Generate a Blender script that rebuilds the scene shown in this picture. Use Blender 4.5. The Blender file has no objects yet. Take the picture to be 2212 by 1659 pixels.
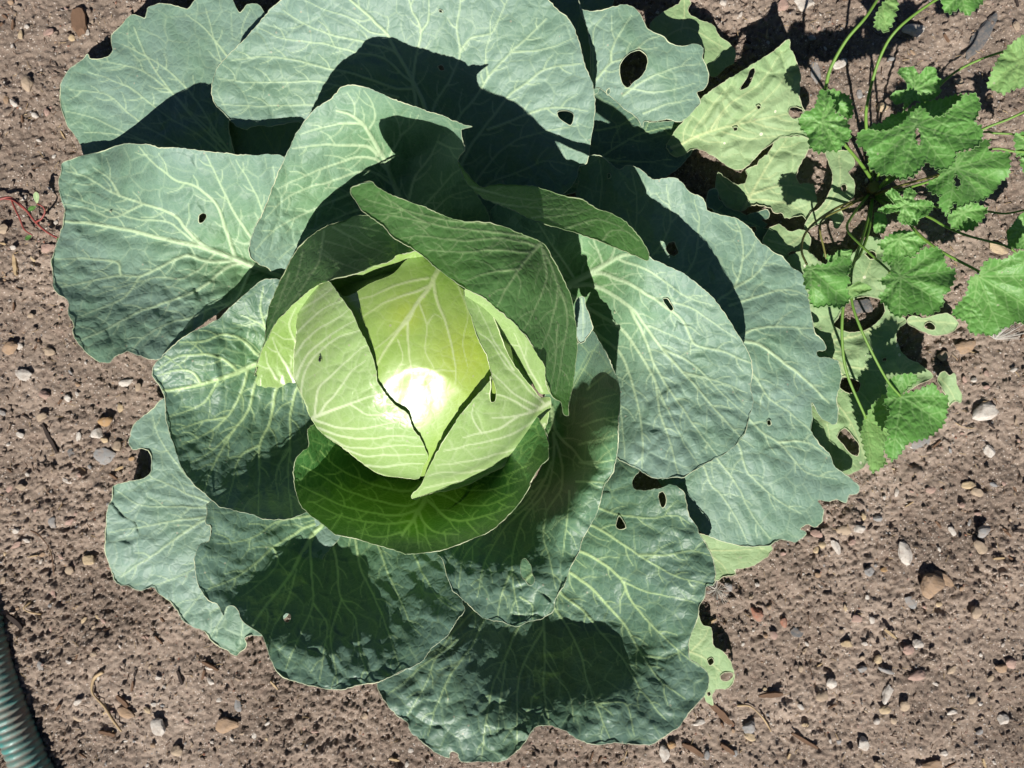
import bpy, bmesh, math, random
import numpy as np
from mathutils import Vector, Matrix, noise as mnoise

random.seed(7)
RNG = np.random.default_rng(11)

# ------------------------------------------------------------------ camera
CAM_H = 0.85
F_PX = 1671.0            # focal length in units of the 2212 px wide reference frame
CX, CY = 1106.0, 829.5
scene = bpy.context.scene
COL = scene.collection
cam_data = bpy.data.cameras.new('camera')
cam_data.sensor_width = 36.0
cam_data.lens = 36.0 * F_PX / 2212.0
cam_data.clip_start = 0.01
cam_data.clip_end = 100.0
cam = bpy.data.objects.new('camera', cam_data)
cam.location = (0, 0, CAM_H)
COL.objects.link(cam)
scene.camera = cam

# ------------------------------------------------------------------ world and sun
SUN_EL = math.radians(43)
SHX, SHY = 0.13, 0.99                      # direction in which shadows fall on the ground
world = bpy.data.worlds.new('World')
scene.world = world
world.use_nodes = True
wn = world.node_tree
for n in list(wn.nodes): wn.nodes.remove(n)
sky = wn.nodes.new('ShaderNodeTexSky')
sky.sky_type = 'NISHITA'
sky.sun_disc = False
sky.air_density = 0.4
sky.dust_density = 0.2
sky.altitude = 800
sky.sun_elevation = SUN_EL
sky.sun_rotation = math.atan2(-SHX, -SHY)
bg = wn.nodes.new('ShaderNodeBackground')
bg.inputs['Strength'].default_value = 0.05
wo = wn.nodes.new('ShaderNodeOutputWorld')
wn.links.new(sky.outputs[0], bg.inputs[0])
wn.links.new(bg.outputs[0], wo.inputs[0])
sun_data = bpy.data.lights.new('sun', 'SUN')
sun_data.energy = 5.0
sun_data.angle = math.radians(0.5)
sun_data.color = (1.0, 0.95, 0.87)
sun = bpy.data.objects.new('sun', sun_data)
sun_dir = Vector((-SHX * math.cos(SUN_EL), -SHY * math.cos(SUN_EL), math.sin(SUN_EL))).normalized()
sun.rotation_euler = sun_dir.to_track_quat('Z', 'Y').to_euler()
sun.location = sun_dir * 3
COL.objects.link(sun)
scene.view_settings.view_transform = 'Standard'
scene.view_settings.look = 'None'
scene.view_settings.gamma = 1.0
scene.view_settings.exposure = 0.42
scene.view_settings.use_curve_mapping = False
scene.cycles.max_bounces = 6
scene.cycles.diffuse_bounces = 2
scene.cycles.transparent_max_bounces = 4

# ------------------------------------------------------------------ numeric helpers
def wpos(u, v, z):
    """point of the place seen at (u, v) and standing z above the ground"""
    s = (CAM_H - z) / F_PX
    return (u - CX) * s, -(v - CY) * s, z

def _hash(ix, iy, seed):
    ix = ix.astype(np.int64); iy = iy.astype(np.int64)
    h = (ix * 374761393 + iy * 668265263 + seed * 974634777) & 0x7fffffff
    h = ((h ^ (h >> 13)) * 1274126177) & 0x7fffffff
    h = ((h ^ (h >> 15)) * 461845907) & 0x7fffffff
    return ((h ^ (h >> 16)) & 0xffffff) / float(0xffffff)

def vnoise(x, y, seed=0):
    ix = np.floor(x); iy = np.floor(y)
    fx = x - ix; fy = y - iy
    fx = fx * fx * fx * (fx * (fx * 6 - 15) + 10); fy = fy * fy * fy * (fy * (fy * 6 - 15) + 10)
    a = _hash(ix, iy, seed); b = _hash(ix + 1, iy, seed)
    c = _hash(ix, iy + 1, seed); d = _hash(ix + 1, iy + 1, seed)
    return (a + (b - a) * fx) * (1 - fy) + (c + (d - c) * fx) * fy

def fbm(x, y, octaves=4, seed=0):
    s = 0; a = 0.5; t = 0
    for o in range(octaves):
        s = s + a * vnoise(x, y, seed + o * 17); t += a
        x = x * 2.03 + 5.1; y = y * 2.03 + 9.7; a *= 0.5
    return s / t * 2 - 1

def voronoi(x, y, seed=0, jit=0.85):
    """F1, true distance to the cell border, id of the cell"""
    ix = np.floor(x); iy = np.floor(y)
    best = np.full(x.shape, 1e9); second = np.full(x.shape, 1e9)
    bx = np.zeros_like(x); by = np.zeros_like(x); sx = np.zeros_like(x); sy = np.zeros_like(x)
    cid = np.zeros_like(x)
    for dx in (-1, 0, 1):
        for dy in (-1, 0, 1):
            jx = ix + dx; jy = iy + dy
            px = jx + 0.5 + jit * (_hash(jx, jy, seed) - 0.5)
            py = jy + 0.5 + jit * (_hash(jx, jy, seed + 71) - 0.5)
            d = (px - x) ** 2 + (py - y) ** 2
            nb = d < best
            ns = (~nb) & (d < second)
            second = np.where(nb, best, np.where(ns, d, second))
            sx = np.where(nb, bx, np.where(ns, px, sx)); sy = np.where(nb, by, np.where(ns, py, sy))
            best = np.where(nb, d, best)
            bx = np.where(nb, px, bx); by = np.where(nb, py, by)
            cid = np.where(nb, _hash(jx, jy, seed + 5), cid)
    sep = np.sqrt((sx - bx) ** 2 + (sy - by) ** 2) + 1e-6
    return np.sqrt(best), (second - best) / (2 * sep), cid

def sstep(a, b, x):
    t = np.clip((x - a) / (b - a), 0, 1)
    return t * t * (3 - 2 * t)

TAGS = {'d': (0, 0, 1.0), 'c3': (1474.7, 0, 1 / 3.0), 'ma': (1645.9, 164.6, 0.256),
        'mb': (1645.9, 493.8, 0.3307), 'mc': (1426.4, 274.3, 0.19836)}
def P(txt, tag='d'):
    ox, oy, s = TAGS[tag]
    return [(ox + s * float(a.split(',')[0]), oy + s * float(a.split(',')[1])) for a in txt.split()]

def catmull(pts, closed, step):
    """smooth curve through pts, resampled about every step"""
    pts = np.array(pts, float); n = len(pts)
    if n == 2 and not closed:
        m = max(2, int(np.hypot(*(pts[1] - pts[0])) / step) + 1)
        t = np.linspace(0, 1, m)[:, None]
        return pts[0] * (1 - t) + pts[1] * t
    out = []
    rng = range(n) if closed else range(n - 1)
    for i in rng:
        p1 = pts[i]; p2 = pts[(i + 1) % n]
        p0 = pts[i - 1] if (closed or i > 0) else 2 * p1 - p2
        p3 = pts[(i + 2) % n] if (closed or i + 2 < n) else 2 * p2 - p1
        L = np.hypot(*(p2 - p1))
        l0 = np.hypot(*(p1 - p0)) + 1e-6; l2 = np.hypot(*(p3 - p2)) + 1e-6
        m1 = ((p1 - p0) / l0 + (p2 - p1) / (L + 1e-6)) * 0.5 * L * 0.9
        m2 = ((p3 - p2) / l2 + (p2 - p1) / (L + 1e-6)) * 0.5 * L * 0.9
        m = max(1, int(round(L / step)))
        t = (np.arange(m) / m)[:, None]
        out.append((2*t**3 - 3*t**2 + 1) * p1 + (t**3 - 2*t**2 + t) * m1 + (-2*t**3 + 3*t**2) * p2 + (t**3 - t**2) * m2)
    if not closed: out.append(pts[-1:])
    return np.vstack(out)

def tps(ctrl):
    """thin plate spline z(u, v) through (u, v, cm) controls, result in metres"""
    c = np.array(ctrl, float); X = c[:, :2] / 500.0; z = c[:, 2] / 100.0
    n = len(c)
    if n < 3:
        zz = z.mean(); return lambda u, v: np.full(np.shape(u), zz)
    def K(d2): return 0.5 * d2 * np.log(d2 + 1e-12)
    A = np.zeros((n + 3, n + 3))
    d2 = ((X[:, None] - X[None]) ** 2).sum(-1)
    A[:n, :n] = K(d2) + np.eye(n) * 3e-3
    A[:n, n] = 1; A[:n, n + 1:] = X; A[n, :n] = 1; A[n + 1:, :n] = X.T
    w = np.linalg.lstsq(A, np.concatenate([z, np.zeros(3)]), rcond=None)[0]
    def f(u, v):
        u = np.asarray(u, float) / 500.0; v = np.asarray(v, float) / 500.0
        r = w[n] + w[n + 1] * u + w[n + 2] * v
        for i in range(n):
            r = r + w[i] * K((u - X[i, 0]) ** 2 + (v - X[i, 1]) ** 2)
        return r
    return f

def inside(poly, xs, ys):
    """even-odd raster of polygon on the grid xs x ys -> bool [len(ys), len(xs)]"""
    m = np.zeros((len(ys), len(xs)), bool)
    x1 = poly[:, 0]; y1 = poly[:, 1]; x2 = np.roll(x1, -1); y2 = np.roll(y1, -1)
    for j, y in enumerate(ys):
        k = ((y1 <= y) & (y2 > y)) | ((y2 <= y) & (y1 > y))
        if not k.any(): continue
        xc = x1[k] + (y - y1[k]) / (y2[k] - y1[k]) * (x2[k] - x1[k])
        cnt = (xs[None, :] > xc[:, None]).sum(0)
        m[j] = (cnt % 2) == 1
    return m

def nearest_on(poly, px, py):
    ax = poly[:, 0]; ay = poly[:, 1]; bx = np.roll(ax, -1); by = np.roll(ay, -1)
    ox = np.empty_like(px); oy = np.empty_like(py); od = np.empty_like(px)
    ex = bx - ax; ey = by - ay; l2 = ex * ex + ey * ey + 1e-9
    for s in range(0, len(px), 512):
        X = px[s:s+512, None]; Y = py[s:s+512, None]
        t = np.clip(((X - ax) * ex + (Y - ay) * ey) / l2, 0, 1)
        qx = ax + t * ex; qy = ay + t * ey
        d = (qx - X) ** 2 + (qy - Y) ** 2
        k = d.argmin(1); r = np.arange(len(k))
        ox[s:s+512] = qx[r, k]; oy[s:s+512] = qy[r, k]; od[s:s+512] = d[r, k]
    return ox, oy, od

def mesh_from(name, verts, quads=None, tris=None, attrs=None, mats=None, midx=None, smooth=True):
    me = bpy.data.meshes.new(name)
    verts = np.asarray(verts, np.float32)
    nq = 0 if quads is None else len(quads); nt = 0 if tris is None else len(tris)
    loops = []
    if nq: loops.append(np.asarray(quads, np.int32).ravel())
    if nt: loops.append(np.asarray(tris, np.int32).ravel())
    loops = np.concatenate(loops)
    me.vertices.add(len(verts)); me.vertices.foreach_set('co', verts.ravel())
    me.loops.add(len(loops)); me.loops.foreach_set('vertex_index', loops)
    me.polygons.add(nq + nt)
    st = np.concatenate([np.arange(nq) * 4, nq * 4 + np.arange(nt) * 3]).astype(np.int32)
    me.polygons.foreach_set('loop_start', st)
    me.polygons.foreach_set('use_smooth', np.full(nq + nt, smooth))
    for k, a in (attrs or {}).items():
        a = np.asarray(a, np.float32)
        if a.ndim == 1:
            at = me.attributes.new(k, 'FLOAT', 'POINT'); at.data.foreach_set('value', a)
        else:
            at = me.attributes.new(k, 'FLOAT_COLOR', 'POINT')
            at.data.foreach_set('color', np.c_[a, np.ones(len(a))].astype(np.float32).ravel())
    for m in (mats or []): me.materials.append(m)
    if midx is not None: me.polygons.foreach_set('material_index', np.asarray(midx, np.int32))
    me.update(calc_edges=True)
    me.validate()
    return me

def link(name, me, parent=None, origin=None):
    """link a mesh given in world coordinates with its origin moved to its own middle"""
    o = bpy.data.objects.new(name, me)
    if origin is None:
        co = np.empty(len(me.vertices) * 3, np.float32); me.vertices.foreach_get('co', co)
        co = co.reshape(-1, 3); origin = (co.min(0) + co.max(0)) / 2
    origin = Vector([float(c) for c in origin])
    me.transform(Matrix.Translation(-origin))
    if parent is not None:
        o.parent = parent; o.location = origin - parent.location
    else:
        o.location = origin
    COL.objects.link(o)
    return o

def tag(o, label=None, cat=None, group=None, kind=None):
    if label: o['label'] = label
    if cat: o['category'] = cat
    if group: o['group'] = group
    if kind: o['kind'] = kind
    return o

def empty(name, loc):
    e = bpy.data.objects.new(name, None); e.location = loc; e.empty_display_size = 0.05
    COL.objects.link(e); return e

# ------------------------------------------------------------------ materials
class NT:
    def __init__(self, name):
        self.m = bpy.data.materials.new(name); self.m.use_nodes = True
        self.t = self.m.node_tree
        for n in list(self.t.nodes): self.t.nodes.remove(n)
    def n(self, typ, **kw):
        nd = self.t.nodes.new(typ)
        for k, v in kw.items():
            if k.startswith('i_'):
                k = k[2:]
                nd.inputs[int(k) if k.isdigit() else k.replace('_', ' ')].default_value = v
            else: setattr(nd, k, v)
        return nd
    def l(self, a, b): self.t.links.new(a, b)
    def mixc(self, fac, a, b, mode='MIX'):
        nd = self.n('ShaderNodeMix', data_type='RGBA', blend_type=mode)
        for sock, val in ((nd.inputs['Factor'], fac), (nd.inputs[6], a), (nd.inputs[7], b)):
            if hasattr(val, 'is_linked') or isinstance(val, bpy.types.NodeSocket): self.l(val, sock)
            elif isinstance(val, tuple): sock.default_value = (*val, 1)
            else: sock.default_value = val
        return nd.outputs[2]
    def math(self, op, a, b=None, clamp=False):
        nd = self.n('ShaderNodeMath', operation=op, use_clamp=clamp)
        for i, val in enumerate((a, b)):
            if val is None: continue
            if isinstance(val, bpy.types.NodeSocket): self.l(val, nd.inputs[i])
            else: nd.inputs[i].default_value = val
        return nd.outputs[0]
    def attr(self, name, out='Fac'):
        nd = self.n('ShaderNodeAttribute', attribute_name=name); return nd.outputs[out]
    def noise(self, scale, detail=3, rough=0.55, vec=None, dist=0.0):
        nd = self.n('ShaderNodeTexNoise'); nd.inputs['Scale'].default_value = scale
        nd.inputs['Detail'].default_value = detail; nd.inputs['Roughness'].default_value = rough
        nd.inputs['Distortion'].default_value = dist
        self.l(vec if vec is not None else self.coord(), nd.inputs['Vector'])
        return nd.outputs[0]
    def coord(self):
        if not hasattr(self, '_c'): self._c = self.n('ShaderNodeNewGeometry').outputs['Position']
        return self._c
    def ramp(self, fac, stops):
        nd = self.n('ShaderNodeValToRGB'); e = nd.color_ramp.elements
        while len(e) < len(stops): e.new(0.5)
        for el, (p, c) in zip(e, stops):
            el.position = p; el.color = (*c, 1) if len(c) == 3 else c
        self.l(fac, nd.inputs[0]); return nd.outputs[0]
    def out(self, shader):
        o = self.n('ShaderNodeOutputMaterial'); self.l(shader, o.inputs[0]); return self.m

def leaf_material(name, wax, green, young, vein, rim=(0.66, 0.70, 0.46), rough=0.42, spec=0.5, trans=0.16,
                  transcol=(0.25, 0.5, 0.04), spots=0.0, brown=0.0, bump=0.35, coat=0.0, minor=0.36):
    t = NT(name)
    big = t.noise(9.0, 4, 0.6, dist=0.6)
    patch = t.math('MULTIPLY', t.math('SUBTRACT', big, 0.42, True), 3.2, True)
    base = t.mixc(patch, wax, green)
    # rubbed places where the waxy bloom is gone
    rub = t.noise(26.0, 5, 0.65, dist=1.2)
    rubm = t.math('MULTIPLY', t.math('SUBTRACT', rub, 0.60, True), 5.0, True)
    base = t.mixc(t.math('MULTIPLY', rubm, 0.45), base, tuple(c * 0.75 for c in green))
    base = t.mixc(t.attr('young'), base, young)
    fine = t.noise(900.0, 2, 0.7)
    base = t.mixc(t.math('MULTIPLY', fine, 0.35), base, tuple(min(1, c * 1.7 + 0.02) for c in wax))
    # fine net of the smallest veins
    vec = t.n('ShaderNodeVectorMath', operation='ADD')
    nz = t.n('ShaderNodeTexNoise'); nz.inputs['Scale'].default_value = 60
    t.l(t.coord(), nz.inputs['Vector'])
    sc = t.n('ShaderNodeVectorMath', operation='SCALE'); sc.inputs['Scale'].default_value = 0.006
    t.l(nz.outputs['Color'], sc.inputs[0])
    t.l(t.coord(), vec.inputs[0]); t.l(sc.outputs[0], vec.inputs[1])
    vo = t.n('ShaderNodeTexVoronoi', feature='DISTANCE_TO_EDGE'); vo.inputs['Scale'].default_value = 150.0
    t.l(vec.outputs[0], vo.inputs['Vector'])
    net = t.math('SUBTRACT', 1.0, t.math('MULTIPLY', vo.outputs['Distance'], 9.0, True), True)
    base = t.mixc(t.math('MULTIPLY', net, 0.10), base, vein)
    base = t.mixc(t.math('MULTIPLY', t.attr('net'), minor), base, vein)
    base = t.mixc(t.attr('vein'), base, vein)
    if spots > 0:
        vs = t.n('ShaderNodeTexVoronoi'); vs.inputs['Scale'].default_value = 95.0
        t.l(t.coord(), vs.inputs['Vector'])
        sel = t.math('GREATER_THAN', vs.outputs['Color'], 0.80)
        dot = t.math('LESS_THAN', vs.outputs['Distance'], 0.17)
        base = t.mixc(t.math('MULTIPLY', t.math('MULTIPLY', sel, dot), spots), base, (0.72, 0.72, 0.55))
    if brown > 0:
        bn = t.noise(20.0, 6, 0.7)
        bm = t.math('MULTIPLY', t.math('SUBTRACT', bn, 0.60, True), 9.0 * brown, True)
        base = t.mixc(bm, base, (0.34, 0.27, 0.13))
    sv = t.n('ShaderNodeTexVoronoi'); sv.inputs['Scale'].default_value = 130.0
    t.l(t.coord(), sv.inputs['Vector'])
    sc1 = t.math('MULTIPLY', t.math('GREATER_THAN', sv.outputs['Color'], 0.80), t.math('LESS_THAN', sv.outputs['Distance'], 0.14))
    base = t.mixc(t.math('MULTIPLY', sc1, 0.55), base, (0.40, 0.38, 0.28))
    base = t.mixc(t.attr('rim'), base, rim)  # pale margin, its colour brightened to look like an edge catching light
    p = t.n('ShaderNodeBsdfPrincipled')
    t.l(base, p.inputs['Base Color'])
    rr = t.math('ADD', rough - 0.08, t.math('MULTIPLY', big, 0.2))
    t.l(rr, p.inputs['Roughness'])
    p.inputs['Specular IOR Level'].default_value = spec
    p.inputs['Coat Weight'].default_value = coat; p.inputs['Coat Roughness'].default_value = 0.41
    b1 = t.noise(240.0, 4, 0.65)
    h = t.math('ADD', t.math('MULTIPLY', b1, 0.6), t.math('MULTIPLY', t.math('MULTIPLY', vo.outputs['Distance'], 4.0, True), 0.8))
    bp = t.n('ShaderNodeBump'); bp.inputs['Strength'].default_value = bump; bp.inputs['Distance'].default_value = 0.0008
    t.l(h, bp.inputs['Height']); t.l(bp.outputs[0], p.inputs['Normal'])
    tr = t.n('ShaderNodeBsdfTranslucent'); t.l(t.mixc(0.75, base, transcol), tr.inputs[0]); t.l(bp.outputs[0], tr.inputs[1])
    mx = t.n('ShaderNodeMixShader'); mx.inputs[0].default_value = trans
    t.l(p.outputs[0], mx.inputs[1]); t.l(tr.outputs[0], mx.inputs[2])
    return t.out(mx.outputs[0])

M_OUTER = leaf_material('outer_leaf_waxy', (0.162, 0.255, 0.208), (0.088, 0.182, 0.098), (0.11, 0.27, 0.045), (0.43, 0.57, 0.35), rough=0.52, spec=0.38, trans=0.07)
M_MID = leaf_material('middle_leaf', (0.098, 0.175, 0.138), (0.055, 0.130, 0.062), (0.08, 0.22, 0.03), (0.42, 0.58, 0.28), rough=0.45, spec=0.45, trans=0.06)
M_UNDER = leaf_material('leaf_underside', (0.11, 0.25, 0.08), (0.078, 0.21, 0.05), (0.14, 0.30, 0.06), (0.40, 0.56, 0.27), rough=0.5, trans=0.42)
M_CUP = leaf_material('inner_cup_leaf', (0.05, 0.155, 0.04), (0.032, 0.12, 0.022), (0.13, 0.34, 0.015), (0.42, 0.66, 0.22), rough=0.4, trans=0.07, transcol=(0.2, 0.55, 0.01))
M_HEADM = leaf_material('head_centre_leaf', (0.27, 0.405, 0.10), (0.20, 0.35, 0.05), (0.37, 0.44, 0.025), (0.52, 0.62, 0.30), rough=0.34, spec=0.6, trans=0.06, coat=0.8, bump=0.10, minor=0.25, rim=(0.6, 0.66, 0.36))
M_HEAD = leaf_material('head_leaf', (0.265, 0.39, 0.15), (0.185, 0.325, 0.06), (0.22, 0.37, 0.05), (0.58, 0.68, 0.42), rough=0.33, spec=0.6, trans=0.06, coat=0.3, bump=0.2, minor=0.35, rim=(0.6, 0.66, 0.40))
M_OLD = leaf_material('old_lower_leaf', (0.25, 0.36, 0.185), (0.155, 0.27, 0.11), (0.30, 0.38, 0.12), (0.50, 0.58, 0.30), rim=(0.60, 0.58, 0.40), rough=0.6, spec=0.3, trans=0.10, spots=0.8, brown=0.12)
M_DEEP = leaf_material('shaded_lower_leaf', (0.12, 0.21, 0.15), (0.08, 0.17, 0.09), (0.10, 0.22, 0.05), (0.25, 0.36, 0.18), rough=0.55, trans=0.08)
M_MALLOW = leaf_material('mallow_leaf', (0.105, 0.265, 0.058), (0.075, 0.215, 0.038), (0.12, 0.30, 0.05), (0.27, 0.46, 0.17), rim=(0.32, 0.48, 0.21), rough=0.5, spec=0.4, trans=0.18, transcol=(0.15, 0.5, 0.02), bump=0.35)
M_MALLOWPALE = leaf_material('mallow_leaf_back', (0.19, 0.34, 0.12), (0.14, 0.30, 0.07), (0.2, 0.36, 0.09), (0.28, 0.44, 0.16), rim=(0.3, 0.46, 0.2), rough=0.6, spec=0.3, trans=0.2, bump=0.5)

def simple_material(name, col, col2=None, scale=40, rough=0.8, spec=0.3, bump=0.4, bscale=300, bdist=0.0008):
    t = NT(name)
    c = t.mixc(t.noise(scale, 5, 0.65), col, col2 or tuple(x * 0.6 for x in col))
    p = t.n('ShaderNodeBsdfPrincipled'); t.l(c, p.inputs['Base Color'])
    p.inputs['Roughness'].default_value = rough; p.inputs['Specular IOR Level'].default_value = spec
    bp = t.n('ShaderNodeBump'); bp.inputs['Strength'].default_value = bump; bp.inputs['Distance'].default_value = bdist
    t.l(t.noise(bscale, 5, 0.7), bp.inputs['Height']); t.l(bp.outputs[0], p.inputs['Normal'])
    return t.out(p.outputs[0])

# ------------------------------------------------------------------ leaf builder
HC = Vector((wpos(915, 758, 0.12))); HR = 0.120           # centre and radius of the head
def head_z(u, v, off=0.0):
    """height at which the line of sight through (u, v) meets the head"""
    R = HR + off
    dx = (u - CX) / F_PX; dy = -(v - CY) / F_PX            # direction (dx, dy, -1)
    ox, oy, oz = -HC.x, -HC.y, CAM_H - HC.z
    a = dx * dx + dy * dy + 1; b = dx * ox + dy * oy - oz; c = ox * ox + oy * oy + oz * oz - R * R
    disc = b * b - a * c
    t = (-b - np.sqrt(np.maximum(disc, 0))) / a
    z = CAM_H - t
    return z - np.sqrt(np.maximum(-disc, 0)) * 0.6

VISIBLE = []          # outlines of everything leafy, used to keep stones out from below the plant
SEED = [100]
def sheet(outline, zc=None, veins=(), holes=(), sp=2.5, base=None, young=None, edge=1.7, edgef=11.0, quilt=1.3, cell=50.0,
          warp=2.0, mat=None, teeth=None, headoff=None, wave=2.0, tube=0.00042, netw=0.9, veinw=0.88, stretch=1.0, sharp=False, pleat=None, branch=True):
    """leaf blade: returns dict of arrays. outline / veins / holes in the frame of the reference, heights in cm"""
    SEED[0] += 13; seed = SEED[0]
    step = min(sp, 3.0)
    def rough_outline(pts, amp):
        if sharp:
            pp = np.array(pts, float); seg = []
            for i in range(len(pp)):
                d_ = pp[(i + 1) % len(pp)] - pp[i]; k_ = max(1, int(round(np.hypot(*d_) / step)))
                seg.append(pp[i] + d_ * (np.arange(k_) / k_)[:, None])
            c = np.vstack(seg)
            c = (np.roll(c, 1, 0) + 2 * c + np.roll(c, -1, 0)) / 4
        else:
            c = catmull(pts, True, step)
        s = np.arange(len(c)) * step
        tn = np.roll(c, -1, 0) - np.roll(c, 1, 0); tn /= (np.hypot(tn[:, 0], tn[:, 1])[:, None] + 1e-6)
        nrm = np.c_[-tn[:, 1], tn[:, 0]]
        d = (fbm(s / edgef, s * 0 + seed, 3, seed) + 0.6 * fbm(s / 5.0, s * 0 + seed, 2, seed + 3)) * amp
        if teeth:
            per, ta = teeth
            ph = (s / per) + 0.35 * fbm(s / 30.0, s * 0, 2, seed)
            d = d + ta * ((1 - np.abs(2 * (ph % 1.0) - 1)) ** 0.8 - 0.5) * (0.7 + 0.6 * vnoise(s / 20, s * 0, seed + 9)) * SGN
        return c + nrm * d[:, None]
    a = np.array(outline, float)
    area = 0.5 * np.sum(a[:, 0] * np.roll(a[:, 1], -1) - np.roll(a[:, 0], -1) * a[:, 1])
    SGN = -1.0 if area > 0 else 1.0
    poly = rough_outline(outline, edge)
    hps = [rough_outline(h, edge * 0.5) for h in holes]
    VISIBLE.append(poly)
    x0, y0 = poly.min(0) - 3 * sp; x1, y1 = poly.max(0) + 3 * sp
    xs = np.arange(x0, x1, sp); ys = np.arange(y0, y1, sp)
    m = inside(poly, xs, ys)
    for h in hps: m &= ~inside(h, xs, ys)
    cellm = m[:-1, :-1] | m[1:, :-1] | m[:-1, 1:] | m[1:, 1:]
    used = np.zeros_like(m)
    used[:-1, :-1] |= cellm; used[1:, :-1] |= cellm; used[:-1, 1:] |= cellm; used[1:, 1:] |= cellm
    U, V = np.meshgrid(xs, ys)
    U = U.copy(); V = V.copy()
    bd = used & ~m
    bu, bv = U[bd], V[bd]
    qx, qy, qd = nearest_on(poly, bu, bv)
    for h in hps:
        hx, hy, hd = nearest_on(h, bu, bv)
        k = hd < qd
        qx = np.where(k, hx, qx); qy = np.where(k, hy, qy); qd = np.where(k, hd, qd)
    U[bd] = qx; V[bd] = qy
    # ring distance from the edge
    ring = np.zeros(m.shape); cur = m.copy()
    for _ in range(6):
        ring += cur
        e = cur.copy(); e[1:] &= cur[:-1]; e[:-1] &= cur[1:]; e[:, 1:] &= cur[:, :-1]; e[:, :-1] &= cur[:, 1:]
        cur = e
    # traced veins
    if branch and sp > 2:
        extra = []
        rb = random.Random(seed)
        for (w0, pts) in veins:
            if w0 < 4.5: continue
            c = catmull(pts, False, 6.0); n = len(c); side = rb.choice((-1, 1)); k = 5 + rb.randrange(5)
            while k < n - 4:
                d = c[min(n - 1, k + 2)] - c[k - 2]; d = d / (np.hypot(*d) + 1e-6)
                an = side * rb.uniform(0.62, 1.05); L_ = rb.uniform(26, 62) * (1 - 0.35 * k / n)
                d1 = np.array([d[0] * math.cos(an) - d[1] * math.sin(an), d[0] * math.sin(an) + d[1] * math.cos(an)])
                an2 = an * 0.55
                d2 = np.array([d[0] * math.cos(an2) - d[1] * math.sin(an2), d[0] * math.sin(an2) + d[1] * math.cos(an2)])
                p0 = c[k]; p1 = p0 + d1 * L_ * 0.5; p2 = p1 + d2 * L_ * 0.6
                extra.append((min(2.9, w0 * 0.36), [tuple(p0), tuple(p1), tuple(p2)]))
                side = -side; k += rb.randrange(5, 11)
        veins = list(veins) + extra
    vrise = np.zeros(m.shape); vmask = np.zeros(m.shape); vdist = np.full(m.shape, 60.0)
    for (w0, pts) in veins:
        c = catmull(pts, False, 6.0)
        n = len(c)
        s = np.arange(n) * 6.0
        c = c + np.c_[fbm(s / 26, s * 0 + seed, 2, seed + int(pts[0][0])), fbm(s / 26, s * 0 + seed, 2, seed + 7 + int(pts[0][1]))] * 1.6
        for i in range(n - 1):
            f = i / max(1, n - 1)
            w = w0 * veinw * (1.45 if w0 >= 13 else 1.15 if w0 >= 9 else 0.95) * (1 - 0.82 * f ** (0.6 if w0 >= 9 else 0.8))
            p, q = c[i], c[i + 1]
            mg = 42.0
            i0 = int(max(0, (min(p[0], q[0]) - mg - x0) / sp)); i1 = int(min(len(xs), (max(p[0], q[0]) + mg - x0) / sp + 2))
            j0 = int(max(0, (min(p[1], q[1]) - mg - y0) / sp)); j1 = int(min(len(ys), (max(p[1], q[1]) + mg - y0) / sp + 2))
            if i1 <= i0 or j1 <= j0: continue
            X = U[j0:j1, i0:i1]; Y = V[j0:j1, i0:i1]
            ex, ey = q - p; l2 = ex * ex + ey * ey + 1e-9
            t = np.clip(((X - p[0]) * ex + (Y - p[1]) * ey) / l2, 0, 1)
            d = np.hypot(X - p[0] - t * ex, Y - p[1] - t * ey)
            sub = vdist[j0:j1, i0:i1]; np.minimum(sub, np.maximum(0, d - w), out=sub)
            g = (1 - sstep(w * 0.32, w * 0.46 + 1.5, d)) * min(1.0, 0.55 + w / 12)
            sub = vmask[j0:j1, i0:i1]; np.maximum(sub, g, out=sub)
            sub = vrise[j0:j1, i0:i1]; np.maximum(sub, (1 - sstep(0, w * 0.6 + 2.5, d)) * min(1.7, w / 9), out=sub)
    zf = tps(zc)
    ca, sa = (1.0, 0.0)
    if base is not None:
        # lengthen the cells of the net across the leaf's own direction
        g = a.mean(0) - np.array(base); ang = math.atan2(g[1], g[0]); ca, sa = math.cos(ang), math.sin(ang)
    def relief(u, v):
        wu = u + 14 * fbm(u / 55, v / 55, 2, seed + 1); wv = v + 14 * fbm(u / 55 + 40, v / 55, 2, seed + 2)
        a1 = (wu * ca + wv * sa) / (cell * stretch); a2 = (-wu * sa + wv * ca) / cell
        f1, ed, cid = voronoi(a1, a2, seed)
        ed = ed * cell
        return ed, cid
    def zfull(u, v):
        if headoff is not None:
            z = head_z(u, v, 0.0) + zf(u, v)
            t_ = np.clip(1 - ((u - 910 - 14 * fbm(u / 70, v / 70, 2, 8)) ** 2 + (v - 924 - 12 * fbm(u / 60 + 9, v / 70, 2, 9)) ** 2) / 128.0 ** 2, 0, 1); t_ = t_ * t_ * (3 - 2 * t_)     # the flatter face of the crown
            z = z - 0.0024 * t_ + 0.0052 * (v - 924) / 128.0 * t_
        else:
            z = zf(u, v)
        ed, cid = relief(u, v)
        pat = 0.25 + 1.5 * sstep(0.35, 0.75, vnoise(u / 130, v / 130, seed + 41))
        z = z + quilt * 0.0005 * pat * (sstep(-2, 0.42 * cell, ed) - 0.5) * (0.4 + cid)
        if pleat is not None:
            (pu, pv, pr), angs, pamp = pleat
            an = np.arctan2(v - pv, u - pu); rr_ = np.hypot(u - pu, v - pv) / pr
            dm = np.full(np.shape(an), 9.0)
            for b_ in angs: dm = np.minimum(dm, np.abs((an - b_ + math.pi) % (2 * math.pi) - math.pi))
            z = z + pamp * 0.001 * np.clip(rr_, 0, 1.2) * (sstep(0, 0.38, dm) - 0.5)
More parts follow.
